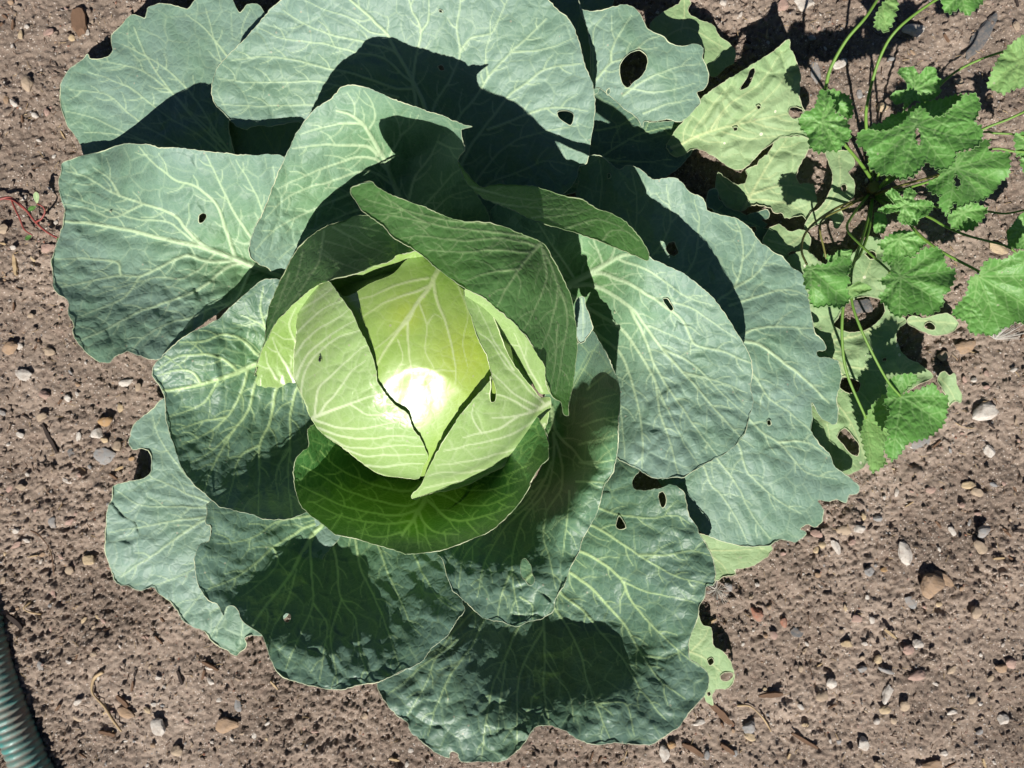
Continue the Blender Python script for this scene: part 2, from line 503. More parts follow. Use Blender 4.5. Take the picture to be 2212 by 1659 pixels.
        z = z + warp * 0.001 * fbm(u / 60, v / 60, 3, seed + 21) + wave * 0.001 * fbm(u / 150, v / 150, 2, seed + 31)
        return z, ed
    z, ed = zfull(U, V)
    z = z + quilt * 0.00115 * (sstep(-3, 30, vdist) - 0.8)
    z = z + 0.0013 * vrise * (0 if headoff is not None else 1) + 0.0004 * vrise
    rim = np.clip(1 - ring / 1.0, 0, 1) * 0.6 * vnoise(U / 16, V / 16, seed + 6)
    net = (1 - sstep(netw * 0.2, netw + 1.6, ed)) * sstep(2, 12, ring * sp)
    net = net * (0.35 + 0.65 * vnoise(U / 70, V / 70, seed + 4))
    yg = np.zeros(m.shape)
    for (yu, yv, yr, ya) in (young or ()):
        yg = np.maximum(yg, ya * np.exp(-(((U - yu) ** 2 + (V - yv) ** 2) / yr ** 2)))
    idx = -np.ones(m.shape, np.int64); idx[used] = np.arange(used.sum())
    q = np.stack([idx[:-1, :-1], idx[1:, :-1], idx[1:, 1:], idx[:-1, 1:]], -1)[cellm]
    X, Y, Z = wpos(U[used], V[used], z[used])
    co = np.c_[X, Y, Z]
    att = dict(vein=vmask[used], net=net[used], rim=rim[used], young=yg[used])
    # thick pale margin with an edge highlight in its colour: a fine cord round the outline and round every hole
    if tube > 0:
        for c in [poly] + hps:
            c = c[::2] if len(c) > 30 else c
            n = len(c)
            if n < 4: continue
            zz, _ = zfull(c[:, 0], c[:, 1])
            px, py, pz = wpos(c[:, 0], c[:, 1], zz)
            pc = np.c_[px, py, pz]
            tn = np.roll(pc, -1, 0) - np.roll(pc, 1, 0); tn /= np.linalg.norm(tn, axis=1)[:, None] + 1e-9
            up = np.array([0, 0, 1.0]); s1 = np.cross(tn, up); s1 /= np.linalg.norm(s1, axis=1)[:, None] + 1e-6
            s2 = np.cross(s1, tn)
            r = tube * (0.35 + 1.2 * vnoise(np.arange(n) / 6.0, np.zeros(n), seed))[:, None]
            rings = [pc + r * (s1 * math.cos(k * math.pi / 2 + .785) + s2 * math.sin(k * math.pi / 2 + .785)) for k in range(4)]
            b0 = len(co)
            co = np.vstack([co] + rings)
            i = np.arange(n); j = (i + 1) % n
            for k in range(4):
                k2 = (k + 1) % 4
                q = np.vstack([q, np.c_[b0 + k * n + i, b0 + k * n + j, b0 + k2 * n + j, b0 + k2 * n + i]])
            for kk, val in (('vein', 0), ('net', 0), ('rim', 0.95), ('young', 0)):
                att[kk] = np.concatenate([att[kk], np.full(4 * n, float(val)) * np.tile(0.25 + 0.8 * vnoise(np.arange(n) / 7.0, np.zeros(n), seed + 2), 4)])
    return dict(co=co, q=q, att=att, mat=mat)

def build_leaf(name, sheets, parent, label=None):
    cos, qs, mids, mats = [], [], [], []
    att = {k: [] for k in ('vein', 'net', 'rim', 'young')}
    b = 0
    for s in sheets:
        if s['mat'] not in mats: mats.append(s['mat'])
        cos.append(s['co']); qs.append(s['q'] + b); b += len(s['co'])
        mids.append(np.full(len(s['q']), mats.index(s['mat'])))
        for k in att: att[k].append(s['att'][k])
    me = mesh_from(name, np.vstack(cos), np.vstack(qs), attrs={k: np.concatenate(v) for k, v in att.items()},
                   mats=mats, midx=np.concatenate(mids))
    o = link(name, me, parent)
    if label: o['label'] = label
    return o

def tube_mesh(name, pts, radii, sides=8, mat=None, smooth=True, cap=True, attrs=None):
    """swept tube through 3-D pts"""
    pts = np.array(pts, float); n = len(pts); radii = np.broadcast_to(np.asarray(radii, float), (n,))
    tn = np.gradient(pts, axis=0); tn /= np.linalg.norm(tn, axis=1)[:, None] + 1e-9
    ref = np.array([0.13, 0.21, 1.0]); s1 = np.cross(tn, ref); s1 /= np.linalg.norm(s1, axis=1)[:, None] + 1e-6
    s2 = np.cross(s1, tn)
    co = []
    for k in range(sides):
        a = 2 * math.pi * k / sides
        co.append(pts + radii[:, None] * (s1 * math.cos(a) + s2 * math.sin(a)))
    co = np.stack(co, 1).reshape(-1, 3)
    i = np.arange(n - 1)[:, None] * sides; k = np.arange(sides)[None]; k2 = (k + 1) % sides
    q = np.stack([i + k, i + k2, i + sides + k2, i + sides + k], -1).reshape(-1, 4)
    tr = None
    if cap:
        c0 = len(co); co = np.vstack([co, pts[:1], pts[-1:]])
        kk = np.arange(sides)
        tr = np.vstack([np.c_[np.full(sides, c0), (kk + 1) % sides, kk],
                        np.c_[np.full(sides, c0 + 1), (n - 1) * sides + kk, (n - 1) * sides + (kk + 1) % sides]])
    return mesh_from(name, co, q, tr, mats=[mat] if mat else None, smooth=smooth)

def curve3(pts, step=0.004):
    """smooth 3-D curve"""
    pts = np.array(pts, float)
    out = []
    n = len(pts)
    for i in range(n - 1):
        p1, p2 = pts[i], pts[i + 1]; p0 = pts[i - 1] if i else 2 * p1 - p2; p3 = pts[i + 2] if i + 2 < n else 2 * p2 - p1
        m = max(2, int(np.linalg.norm(p2 - p1) / step)); t = (np.arange(m) / m)[:, None]
        out.append(0.5 * ((2 * p1) + (-p0 + p2) * t + (2 * p0 - 5 * p1 + 4 * p2 - p3) * t**2 + (-p0 + 3 * p1 - 3 * p2 + p3) * t**3))
    out.append(pts[-1:])
    return np.vstack(out)

# ------------------------------------------------------------------ soil
def soil_height(x, y):
    h = 0.0055 * fbm(x * 9, y * 9, 3, 3) + 0.0036 * fbm(x * 34, y * 34, 5, 5)
    ax = x + 0.004 * fbm(x * 60, y * 60, 2, 91); ay = y + 0.004 * fbm(x * 60 + 7, y * 60, 2, 92)
    clod = sstep(-0.35, 0.45, fbm(x * 5.5, y * 5.5, 3, 77))
    for cell, amp, seed, dens in ((0.023, 0.0050, 11, 0.20), (0.0100, 0.0022, 12, 0.26), (0.0044, 0.0022, 13, 0.85)):
        f1, ed, cid = voronoi(ax / cell, ay / cell, seed, 0.95)
        on = (cid < dens * (0.55 + 0.6 * clod))
        rad = 0.25 + 0.35 * _hash(np.floor(cid * 9999), np.floor(cid * 777), seed)
        bump = np.sqrt(np.clip(1 - (f1 / rad) ** 2, 0, 1)) * on
        h = h + amp * bump * (0.4 + cid) * (0.55 + 0.75 * clod)
        h = h - amp * 0.30 * (1 - sstep(0.02, 0.22, ed)) * (1 - 0.5 * on) * (0.35 + 0.8 * clod)
    h = h + 0.0026 * fbm(x * 300, y * 300, 3, 41)
    # small pits between the crumbs
    f1, ed, cid = voronoi(x / 0.013, y / 0.013, 23, 1.0)
    h = h - 0.0042 * (cid > 0.95 - 0.17 * clod) * np.clip(1 - f1 / (0.25 + 0.3 * clod), 0, 1)
    return h

def ground_profile(x, y):
    """the broad shape: the soil is a little hollow where the hose lies"""
    return soil_height(x, y)

def axis(half, step, far):
    c = np.arange(-half, half + step, step)
    g = []; s = step; p = c[-1]
    while p < far:
        s *= 1.06 if s < 0.0075 else (1.0 if p < 1.0 else 1.35); p += s; g.append(p)
    g = np.array(g)
    return np.concatenate([-g[::-1], c, g])

gx = axis(0.60, 0.00162, 12.0); gy = axis(0.46, 0.00162, 12.0)
GX, GY = np.meshgrid(gx, gy)
near = (np.abs(GX) < 0.66) & (np.abs(GY) < 0.52)
GZ = ground_profile(GX, GY)
far = np.maximum(sstep(0.62, 0.76, np.abs(GX)), sstep(0.48, 0.62, np.abs(GY)))
GZ = GZ * (1 - far) + far * (0.0055 * fbm(GX * 9, GY * 9, 3, 3) + 0.006 * fbm(GX * 30, GY * 30, 3, 5) - 0.001)
GZ = np.where((np.abs(GX) > 1.5) | (np.abs(GY) > 1.5), 0.0, GZ)
nxg, nyg = len(gx), len(gy)
ii = (np.arange(nyg - 1)[:, None] * nxg + np.arange(nxg - 1)[None]).ravel()
gq = np.c_[ii, ii + 1, ii + nxg + 1, ii + nxg]

t = NT('soil')
n1 = t.noise(7.0, 4, 0.6); n2 = t.noise(60.0, 5, 0.7); n3 = t.noise(500.0, 3, 0.75)
c = t.ramp(n1, [(0.34, (0.165, 0.130, 0.106)), (0.50, (0.262, 0.207, 0.168)), (0.66, (0.385, 0.310, 0.256))])
c = t.mixc(t.math('MULTIPLY', t.math('SUBTRACT', n2, 0.5, True), 2.6, True), c, (0.20, 0.140, 0.110))
c = t.mixc(t.math('MULTIPLY', t.math('SUBTRACT', n3, 0.52, True), 3.5, True), c, (0.52, 0.42, 0.35))
vs = t.n('ShaderNodeTexVoronoi'); vs.inputs['Scale'].default_value = 420.0
t.l(t.coord(), vs.inputs['Vector'])
grit = t.math('MULTIPLY', t.math('GREATER_THAN', vs.outputs['Color'], 0.74), t.math('LESS_THAN', vs.outputs['Distance'], 0.33))
c = t.mixc(t.math('MULTIPLY', grit, 0.7), c, (0.66, 0.60, 0.54))
vs2 = t.n('ShaderNodeTexVoronoi'); vs2.inputs['Scale'].default_value = 300.0
t.l(t.coord(), vs2.inputs['Vector'])
grit2 = t.math('MULTIPLY', t.math('LESS_THAN', vs2.outputs['Color'], 0.22), t.math('LESS_THAN', vs2.outputs['Distance'], 0.4))
c = t.mixc(t.math('MULTIPLY', grit2, 0.6), c, (0.085, 0.06, 0.05))
p = t.n('ShaderNodeBsdfPrincipled'); t.l(c, p.inputs['Base Color']); p.inputs['Roughness'].default_value = 0.95
p.inputs['Specular IOR Level'].default_value = 0.15
bp = t.n('ShaderNodeBump'); bp.inputs['Strength'].default_value = 0.9; bp.inputs['Distance'].default_value = 0.0014
t.l(t.math('ADD', t.noise(750.0, 4, 0.8), t.math('MULTIPLY', t.noise(260.0, 3, 0.7), 0.8)), bp.inputs['Height'])
t.l(bp.outputs[0], p.inputs['Normal'])
M_SOIL = t.out(p.outputs[0])
g_me = mesh_from('ground', np.c_[GX.ravel(), GY.ravel(), GZ.ravel()], gq, mats=[M_SOIL])
g_o = bpy.data.objects.new('ground', g_me); COL.objects.link(g_o)
tag(g_o, 'dry brown crumbly garden soil scattered with grit and small stones', None, None, 'structure')

def gz(x, y):
    return float(soil_height(np.array([x]), np.array([y]))[0])

# ------------------------------------------------------------------ the cabbage
bx, by, _ = wpos(912, 800, 0.0)
CAB = empty('cabbage_plant', (bx, by, 0.0))
tag(CAB, 'large green cabbage with a pale round head in a rosette of waxy leaves', 'cabbage')

# --- lowest leaves
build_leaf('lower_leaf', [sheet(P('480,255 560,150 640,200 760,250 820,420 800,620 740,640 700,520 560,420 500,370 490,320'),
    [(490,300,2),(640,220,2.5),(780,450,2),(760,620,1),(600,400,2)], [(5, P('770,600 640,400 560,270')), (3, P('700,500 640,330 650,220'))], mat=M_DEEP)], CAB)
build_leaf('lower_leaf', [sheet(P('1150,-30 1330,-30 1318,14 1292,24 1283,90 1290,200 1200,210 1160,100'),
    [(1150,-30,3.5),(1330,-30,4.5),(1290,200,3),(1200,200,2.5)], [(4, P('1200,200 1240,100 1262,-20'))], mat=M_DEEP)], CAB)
build_leaf('lower_leaf', [sheet(P('1260,150 1340,190 1400,262 1460,262 1503,282 1501,312 1478,350 1437,383 1404,392 1350,400 1290,390 1230,420 1180,420 1180,250'),
    [(1260,170,2.6),(1500,285,2.4),(1478,350,2.2),(1300,400,2.2),(1180,400,2),(1400,330,2.8)],
    [(5, P('1200,400 1310,330 1380,290 1470,270')), (4, P('1285,283 1340,270 1375,250')), (3, P('1310,345 1380,350 1450,345'))],
    mat=M_MID, young=[(1200,420,120,.4)])], CAB)
build_leaf('lower_leaf', [sheet(P('1404,57 1430,27 1464,8 1480,-10 1492,10 1485,24 1505,40 1538,52 1558,80 1575,92 1588,113 1585,133 1565,150 1543,166 1520,150 1495,110 1440,98'),
    [(1404,57,2.6),(1480,-10,3),(1588,113,1.6),(1543,166,1.6),(1495,110,2.4)],
    [(4, P('1420,90 1480,60 1560,100')), (3, P('1470,66 1480,30 1478,0'))], mat=M_OLD, edge=2)], CAB, 'yellowed leaf with dried beige tip')
build_leaf('lower_leaf', [sheet(P('1440,320 1475,263 1515,213 1575,170 1635,133 1675,107 1705,85 1706,103 1713,113 1720,133 1730,167 1726,203 1731,227 1738,238 1760,250 1770,280 1748,300 1731,293 1691,297 1661,313 1635,337 1608,363 1588,367 1541,337 1501,322 1460,340'),
    [(1440,320,3),(1515,213,5.5),(1675,107,6.5),(1705,85,7),(1730,167,5),(1745,300,4.4),(1660,300,4.4),(1588,367,3.2),(1600,240,5.0),(1500,320,3.2)],
    [(7, P('1450,320 1530,285 1620,262 1700,246 1735,235')), (4, P('1530,285 1570,230 1640,180 1690,110')), (4, P('1580,275 1650,220 1710,150')),
     (3, P('1560,285 1620,300 1690,292')), (3, P('1620,262 1660,275 1730,285')), (3, P('1490,300 1520,250 1570,190'))],
    [P('1630,147 1627,167 1616,187 1598,194 1612,171 1622,150'), P('1722,232 1735,240 1727,254 1713,256 1704,246 1706,234'),
     P('1634,230 1640,228 1643,233 1637,237'), P('1584,277 1592,275 1592,281 1585,283')], mat=M_OLD, edge=2, quilt=3.4, warp=4)], CAB, 'pale yellow green leaf with chewed holes')
build_leaf('lower_leaf', [sheet(P('630,490 720,565 850,625 925,605 948,540 938,455 1040,415 1100,345 1180,280 1250,150 1400,110 1600,120 1620,240 1560,340 1500,450 1480,560 1520,610 1660,625 1690,720 1700,830 1620,940 1585,1010 1550,960 1370,990 1340,950 1230,930 1190,880 1050,850 960,860 910,915 820,910 700,860 640,760 600,640', 'mc'),
    [(1550,372,2.0),(1620,350,2.6),(1745,300,3.0),(1761,440,1.6),(1690,465,1.8),(1600,455,1.8),(1640,400,2.2)],
    [(7, P('1595,470 1620,425 1650,370 1700,300')), (5, P('1625,420 1690,400 1755,410')), (4, P('1620,430 1700,440 1740,460')), (3, P('1620,425 1580,410 1552,380'))],
    mat=M_OLD, edge=2.5, quilt=3, warp=3.5)], CAB, 'ragged pale leaf in the shade of the weed')
build_leaf('lower_leaf', [sheet(P('500,820 520,700 570,670 620,690 650,790 750,880 860,925 940,950 1050,930 1170,915 1180,985 1090,1020 1170,1060 1115,1100 1180,1130 1140,1200 1110,1275 1000,1190 950,1080 900,1050 760,980 600,940', 'mc'),
    [(1530,440,2.2),(1600,480,2.2),(1660,460,1.8),(1650,520,1.6)], [(4, P('1530,450 1580,470 1640,490'))],
    [P('970,1090 1040,1080 1050,1130 1000,1150', 'mc')], mat=M_MID, edge=3)], CAB)
build_leaf('lower_leaf', [sheet(P('1780,320 1797,325 1835,328 1846,357 1832,373 1845,392 1842,427 1815,447 1822,473 1806,494 1795,470 1765,486 1740,497 1747,467 1773,445 1790,420 1799,385 1790,350'),
    [(1790,330,1.8),(1840,360,2.2),(1830,430,2.6),(1760,480,1.6),(1810,480,1.8)], [(4, P('1745,490 1790,440 1815,390 1812,335'))],
    [P('1818,401 1826,399 1829,408 1824,415 1818,411')], mat=M_OLD, edge=2)], CAB)
build_leaf('lower_leaf', [sheet(P('1190,1100 1300,1060 1400,1130 1550,1120 1640,1200 1610,1330 1650,1400 1665,1530 1700,1640 1500,1650 1350,1480 1250,1380 1120,1290', 'mc'),
    [(1661,500,2.4),(1750,500,2.2),(1755,560,1.8),(1690,560,3.0)], [(4, P('1660,520 1700,530 1745,500')), (3, P('1670,540 1720,560 1750,590'))],
    [P('1390,1385 1430,1350 1495,1365 1480,1410 1430,1420', 'mc'), P('1418,1490 1440,1478 1455,1488 1440,1502', 'mc')], mat=M_OLD, edge=2.5)], CAB)
build_leaf('lower_leaf', [sheet(P('1700,560 1740,540 1780,570 1830,560 1850,540 1880,510 1905,520 1915,545 1950,560 1960,600 1930,640 1920,670 1958,692 1938,714 1938,740 1958,773 1985,786 2016,812 1981,832 1950,850 1900,900 1890,960 1871,1003 1828,1025 1800,1008 1760,960 1720,900 1700,800 1700,680'),
    [(1700,700,2.2),(1800,600,2.6),(1950,600,1.4),(2010,812,0.9),(1871,1003,1.2),(1760,960,2.0),(1850,850,2.2)],
    [(8, P('1700,760 1760,740 1840,728 1900,705 1950,695')), (5, P('1760,745 1830,790 1900,800 1990,808')), (5, P('1740,760 1790,850 1830,900 1870,990')),
     (4, P('1790,740 1830,660 1870,590 1900,530')), (4, P('1800,790 1870,860 1900,900')), (3, P('1760,800 1780,880 1800,1000'))],
    [P('1808,690 1830,655 1870,640 1905,650 1912,670 1890,700 1860,716 1815,713 1800,702'),
     P('1808,943 1824,925 1841,941 1856,962 1852,986 1838,980 1818,957'), P('1815,818 1835,816 1859,829 1854,846 1832,849 1814,837'),
     P('1868,548 1888,543 1893,555 1880,560'), P('1906,775 1913,772 1914,779 1908,781')], mat=M_OLD, edge=2.5, quilt=3.4, warp=4)], CAB, 'old yellowing leaf with brown patches and holes lying on the soil')
build_leaf('lower_leaf', [sheet(P('1958,693 1973,682 1995,687 2025,680 2048,677 2070,700 2056,717 2022,724 1988,714'),
    [(1958,693,1.4),(2070,700,1.2),(2020,722,0.9),(2010,680,1.6)], [(3, P('1962,694 2010,693 2065,700'))], [P('1998,700 2008,696 2020,704 2019,712 2004,711 1997,706')], mat=M_OLD, edge=1.6)], CAB)
build_leaf('lower_leaf', [sheet(P('2025,820 2030,808 2041,803 2052,812 2061,804 2066,830 2078,853 2075,870 2062,868 2051,878 2046,858 2036,842'),
    [(2025,820,1.0),(2061,804,2.2),(2078,860,1.0),(2045,840,2.4),(2051,877,0.8)], [(2, P('2030,815 2050,840 2065,868'))], mat=M_OLD, edge=2.4, quilt=3, warp=5)], CAB, 'crumpled dry scrap of leaf')
build_leaf('lower_leaf', [sheet(P('1450,1150 1531,1156 1608,1172 1661,1176 1668,1187 1655,1204 1641,1214 1615,1226 1591,1230 1588,1240 1565,1245 1548,1254 1500,1250 1440,1220'),
    [(1450,1150,2.2),(1665,1185,2.6),(1548,1254,2.0),(1500,1250,2)], [(4, P('1460,1180 1560,1190 1650,1185')), (3, P('1520,1190 1560,1220 1575,1240'))], mat=M_OLD, edge=1.8)], CAB)
build_leaf('lower_leaf', [sheet(P('1450,1340 1505,1325 1519,1350 1535,1354 1542,1396 1562,1407 1578,1429 1586,1456 1581,1478 1568,1489 1548,1489 1538,1500 1540,1523 1528,1519 1518,1503 1460,1500 1430,1420'),
    [(1450,1340,1.5),(1586,1456,1.8),(1540,1520,0.8),(1540,1400,2.0),(1440,1460,1.5)], [(4, P('1460,1400 1520,1420 1575,1470')), (3, P('1490,1410 1520,1380 1530,1356'))],
    [P('1528,1427 1537,1421 1542,1430 1534,1437'), P('1556,1460 1566,1453 1582,1454 1583,1462 1570,1471 1558,1468'), P('1527,1496 1533,1494 1535,1501 1529,1503')], mat=M_OLD, edge=2)], CAB, 'pale leaf with three holes under the big bottom leaf')

# --- outer rosette
build_leaf('outer_leaf', [sheet(P('180,335 175,312 167,300 143,265 130,215 133,180 150,150 165,138 180,128 190,116 196,127 212,127 235,122 243,108 240,80 262,55 285,32 300,34 313,40 320,17 345,8 365,9 385,14 405,19 420,3 450,-15 490,-20 505,5 518,27 527,18 532,11 560,10 572,30 620,60 640,120 560,200 495,260 503,317 520,370 600,480 800,640 780,680 560,520 400,420 250,380'),
    [(180,335,2.2),(130,215,3),(240,80,3.4),(420,5,4.5),(570,20,5),(500,300,3.6),(330,200,4.2),(640,480,2.5),(790,660,1)],
    [(9, P('790,660 640,480 520,360 400,235 315,120 290,60')), (6, P('560,405 483,310 430,225 385,172 330,130 262,95')), (5, P('483,310 420,250 360,190 300,150 210,130')),
     (5, P('540,385 430,292 360,250 280,190 190,155')), (5, P('520,380 400,320 290,255 230,205 150,195')), (4, P('430,340 330,310 265,285 200,255 140,240')), (4, P('360,320 250,290 180,285')),
     (5, P('500,330 493,180 470,110 445,20')), (4, P('520,200 530,120 523,60 540,20')), (4, P('490,120 440,60 400,30'))],
    base=(800,650), young=[(600,420,160,.5)], mat=M_OUTER, edge=1.6)], CAB)

build_leaf('outer_leaf', [sheet(P('573,33 560,48 547,63 520,93 493,120 473,143 462,167 457,190 462,223 477,237 490,250 502,263 513,273 530,279 547,272 583,273 650,265 700,320 800,420 870,540 930,560 1000,520 1100,480 1214,421 1230,407 1247,383 1250,360 1267,353 1274,317 1282,267 1285,217 1280,180 1267,150 1257,117 1247,77 1230,43 1204,20 1184,0 1140,-30 1000,-60 850,-60 700,-40 620,-10'),
    [(573,33,11),(457,190,9.5),(530,278,8.5),(700,-40,13),(1000,-60,13.5),(1184,0,12),(1285,217,11),(1270,340,9),(1214,420,7),(650,265,7.5),(884,160,9.2),(910,300,6.2),(920,540,3),(1050,330,6.5),(1120,200,9.5),(750,110,10.5),(800,420,4)],
    [(15, P('915,520 917,230 884,160 857,113 830,67 794,33 757,0 730,-35')), (9, P('905,260 892,167 900,117 909,77 907,53 890,23 880,-10 860,-50')), (5, P('908,70 925,45 927,20 925,-30')),
     (9, P('918,500 934,237 967,180 994,110 987,67 994,10 1005,-50')), (5, P('994,110 1020,80 1060,72 1075,45 1100,-10')), (10, P('925,520 990,257 1030,207 1054,167 1104,113 1144,77 1180,40')), (5, P('1054,167 1050,110 1060,75')),
     (10, P('930,530 1010,327 1060,257 1104,203 1137,180 1170,153 1257,137')), (7, P('1055,280 1114,257 1164,237 1225,233 1270,240')), (7, P('940,520 1034,383 1074,333 1120,300 1164,287 1250,270')),
     (6, P('950,530 1057,397 1124,370 1180,347 1240,360')), (7, P('893,190 850,190 804,173 737,153 700,147 650,133 583,123 500,130')), (6, P('890,178 874,165 827,125 767,113 700,95 600,80 560,60')),
     (6, P('868,128 847,110 784,90 737,80 700,70 650,48 610,20')), (5, P('860,210 800,195 737,187 693,177 633,177 540,178 470,170')), (5, P('900,280 800,240 683,227 600,227 550,230 480,225')),
     (4, P('835,75 800,70 760,40 700,20 660,0')), (4, P('1104,113 1150,110 1200,100 1240,80')), (4, P('870,330 780,290 700,262 600,262'))],
    [P('1204,243 1214,239 1225,240 1238,246 1239,256 1233,270 1220,264 1208,256'), P('948,21 958,25 958,27 949,25'), P('946,143 956,141 959,151 951,152')],
    base=(915,540), young=[(920,420,200,.5)], mat=M_OUTER, quilt=1.4)], CAB)

build_leaf('outer_leaf', [sheet(P('1250,-2 1257,20 1290,23 1317,17 1347,10 1370,18 1387,37 1400,63 1430,77 1447,93 1474,100 1498,95 1518,103 1518,127 1528,147 1530,173 1521,193 1505,200 1513,220 1498,240 1475,260 1464,263 1440,258 1420,262 1390,263 1388,275 1376,255 1340,228 1290,190 1230,230 1180,250 1180,180 1272,160 1276,133 1270,70 1257,30'),
    [(1250,0,6.5),(1347,10,7),(1520,110,6.5),(1530,173,6),(1470,262,5.5),(1388,265,5.0),(1200,230,3.2),(1400,130,7.5),(1290,190,4.6)],
    [(8, P('1200,230 1280,180 1320,137 1354,123 1397,87 1424,78')), (5, P('1320,133 1320,110 1347,60 1364,33')), (4, P('1282,160 1281,110 1285,60 1310,30')), (5, P('1345,205 1400,170 1474,143 1515,140')), (4, P('1390,245 1440,225 1500,215')), (4, P('1350,190 1420,200 1500,180'))],
    [P('1339,140 1354,120 1380,108 1397,121 1396,148 1384,166 1370,176 1355,190 1345,182 1339,160'), P('1312,193 1317,190 1318,199 1313,206 1310,201')],
    base=(1200,230), mat=M_OUTER, edge=1.6)], CAB)

build_leaf('outer_leaf', [sheet(P('1270,338 1297,336 1317,353 1337,367 1354,357 1377,363 1404,383 1414,388 1437,385 1464,387 1475,397 1488,413 1518,430 1528,453 1548,463 1588,470 1618,490 1641,520 1675,547 1688,553 1708,576 1735,596 1741,620 1748,653 1755,686 1761,720 1781,740 1785,753 1764,762 1766,768 1791,773 1811,780 1816,806 1818,820 1808,853 1810,886 1805,918 1790,912 1775,903 1760,880 1754,870 1755,895 1752,930 1768,956 1791,980 1805,1010 1828,1026 1845,1040 1856,1050 1853,1064 1835,1070 1829,1086 1811,1080 1790,1082 1765,1080 1778,1100 1775,1126 1765,1138 1738,1133 1730,1143 1741,1150 1721,1170 1688,1166 1661,1177 1608,1180 1575,1173 1531,1158 1480,1120 1400,1000 1330,880 1270,760 1220,680 1220,600 1240,450'),
    [(1270,338,7.0),(1354,357,8.0),(1414,388,8.8),(1475,400,8.8),(1550,465,7.2),(1690,560,5.5),(1785,753,5),(1815,820,4.6),(1775,900,4.8),(1855,1055,4),(1778,1110,4.2),(1600,1178,4.5),(1520,1150,4.6),(1620,760,6.5),(1400,600,6.0),(1500,560,6.6),(1600,1000,6),(1200,700,2.5),(1400,900,4.5),(1300,450,5.5)],
    [(14, P('1250,700 1440,700 1540,725 1605,736 1635,743 1681,773 1735,816 1790,870')), (8, P('1560,730 1551,650 1585,623 1605,560 1600,500 1588,475')), (6, P('1585,623 1625,600 1660,560 1672,548')), (6, P('1575,660 1640,640 1700,625 1745,640')),
     (7, P('1590,732 1625,712 1675,706 1755,710')), (7, P('1500,740 1560,790 1621,803 1661,860 1708,893 1750,930')), (7, P('1500,780 1560,850 1615,903 1648,936 1685,960 1715,993 1741,1020 1808,1036')),
     (6, P('1681,956 1740,955 1790,985')), (7, P('1480,850 1550,900 1598,966 1611,1013 1648,1053 1688,1086 1730,1110')), (6, P('1480,900 1520,950 1558,1003 1585,1036 1621,1106 1665,1165')), (6, P('1450,920 1490,980 1521,1010 1535,1043 1575,1093 1615,1172')),
     (6, P('1250,650 1330,580 1370,500 1375,430 1365,370')), (6, P('1350,600 1420,540 1448,480 1440,400')), (5, P('1450,640 1500,560 1510,480 1500,430')), (4, P('1290,620 1290,500 1300,400 1295,345'))],
    [P('1438,538 1445,524 1457,522 1461,533 1465,545 1456,553 1443,547'), P('1657,910 1664,908 1665,918 1659,920'), P('1312,377 1318,375 1319,384 1313,386')],
    base=(1200,700), young=[(1250,650,200,.5)], mat=M_OUTER, edge=2.0, quilt=1.9)], CAB, 'broadest outer leaf with a ragged chewed edge')

build_leaf('outer_leaf', [sheet(P('353,860 333,880 318,892 300,906 288,922 283,936 278,956 287,971 305,968 320,973 328,990 325,1020 310,1033 290,1038 267,1043 245,1050 243,1073 233,1100 229,1130 227,1173 230,1203 240,1229 253,1259 277,1266 300,1274 333,1269 343,1283 367,1299 383,1319 393,1336 417,1353 443,1366 463,1389 487,1403 510,1416 520,1408 530,1401 533,1388 528,1380 543,1371 563,1373 620,1330 700,1200 820,1060 800,1000 640,1000 500,950 420,880'),
    [(353,860,4.6),(278,956,5),(245,1050,5.2),(227,1173,5),(253,1259,4.4),(393,1336,4),(513,1416,3),(560,1373,3.5),(400,1150,4.8),(600,1150,2.4),(780,1040,1)],
    [(10, P('800,1030 600,1080 450,1120 400,1150 330,1200 260,1245')), (6, P('560,1090 440,1060 380,1000 340,940 330,900')), (5, P('500,1100 400,1065 330,1035 300,1045')), (5, P('520,1100 400,1095 300,1090 250,1060')),
     (5, P('470,1115 380,1125 300,1140 235,1150')), (5, P('550,1110 470,1190 400,1240 330,1265')), (5, P('530,1150 480,1230 430,1290 395,1330')), (5, P('520,1200 500,1290 470,1350 455,1375')), (4, P('560,1200 530,1300 520,1390'))],
    base=(800,1030), mat=M_OUTER, quilt=1.8)], CAB)

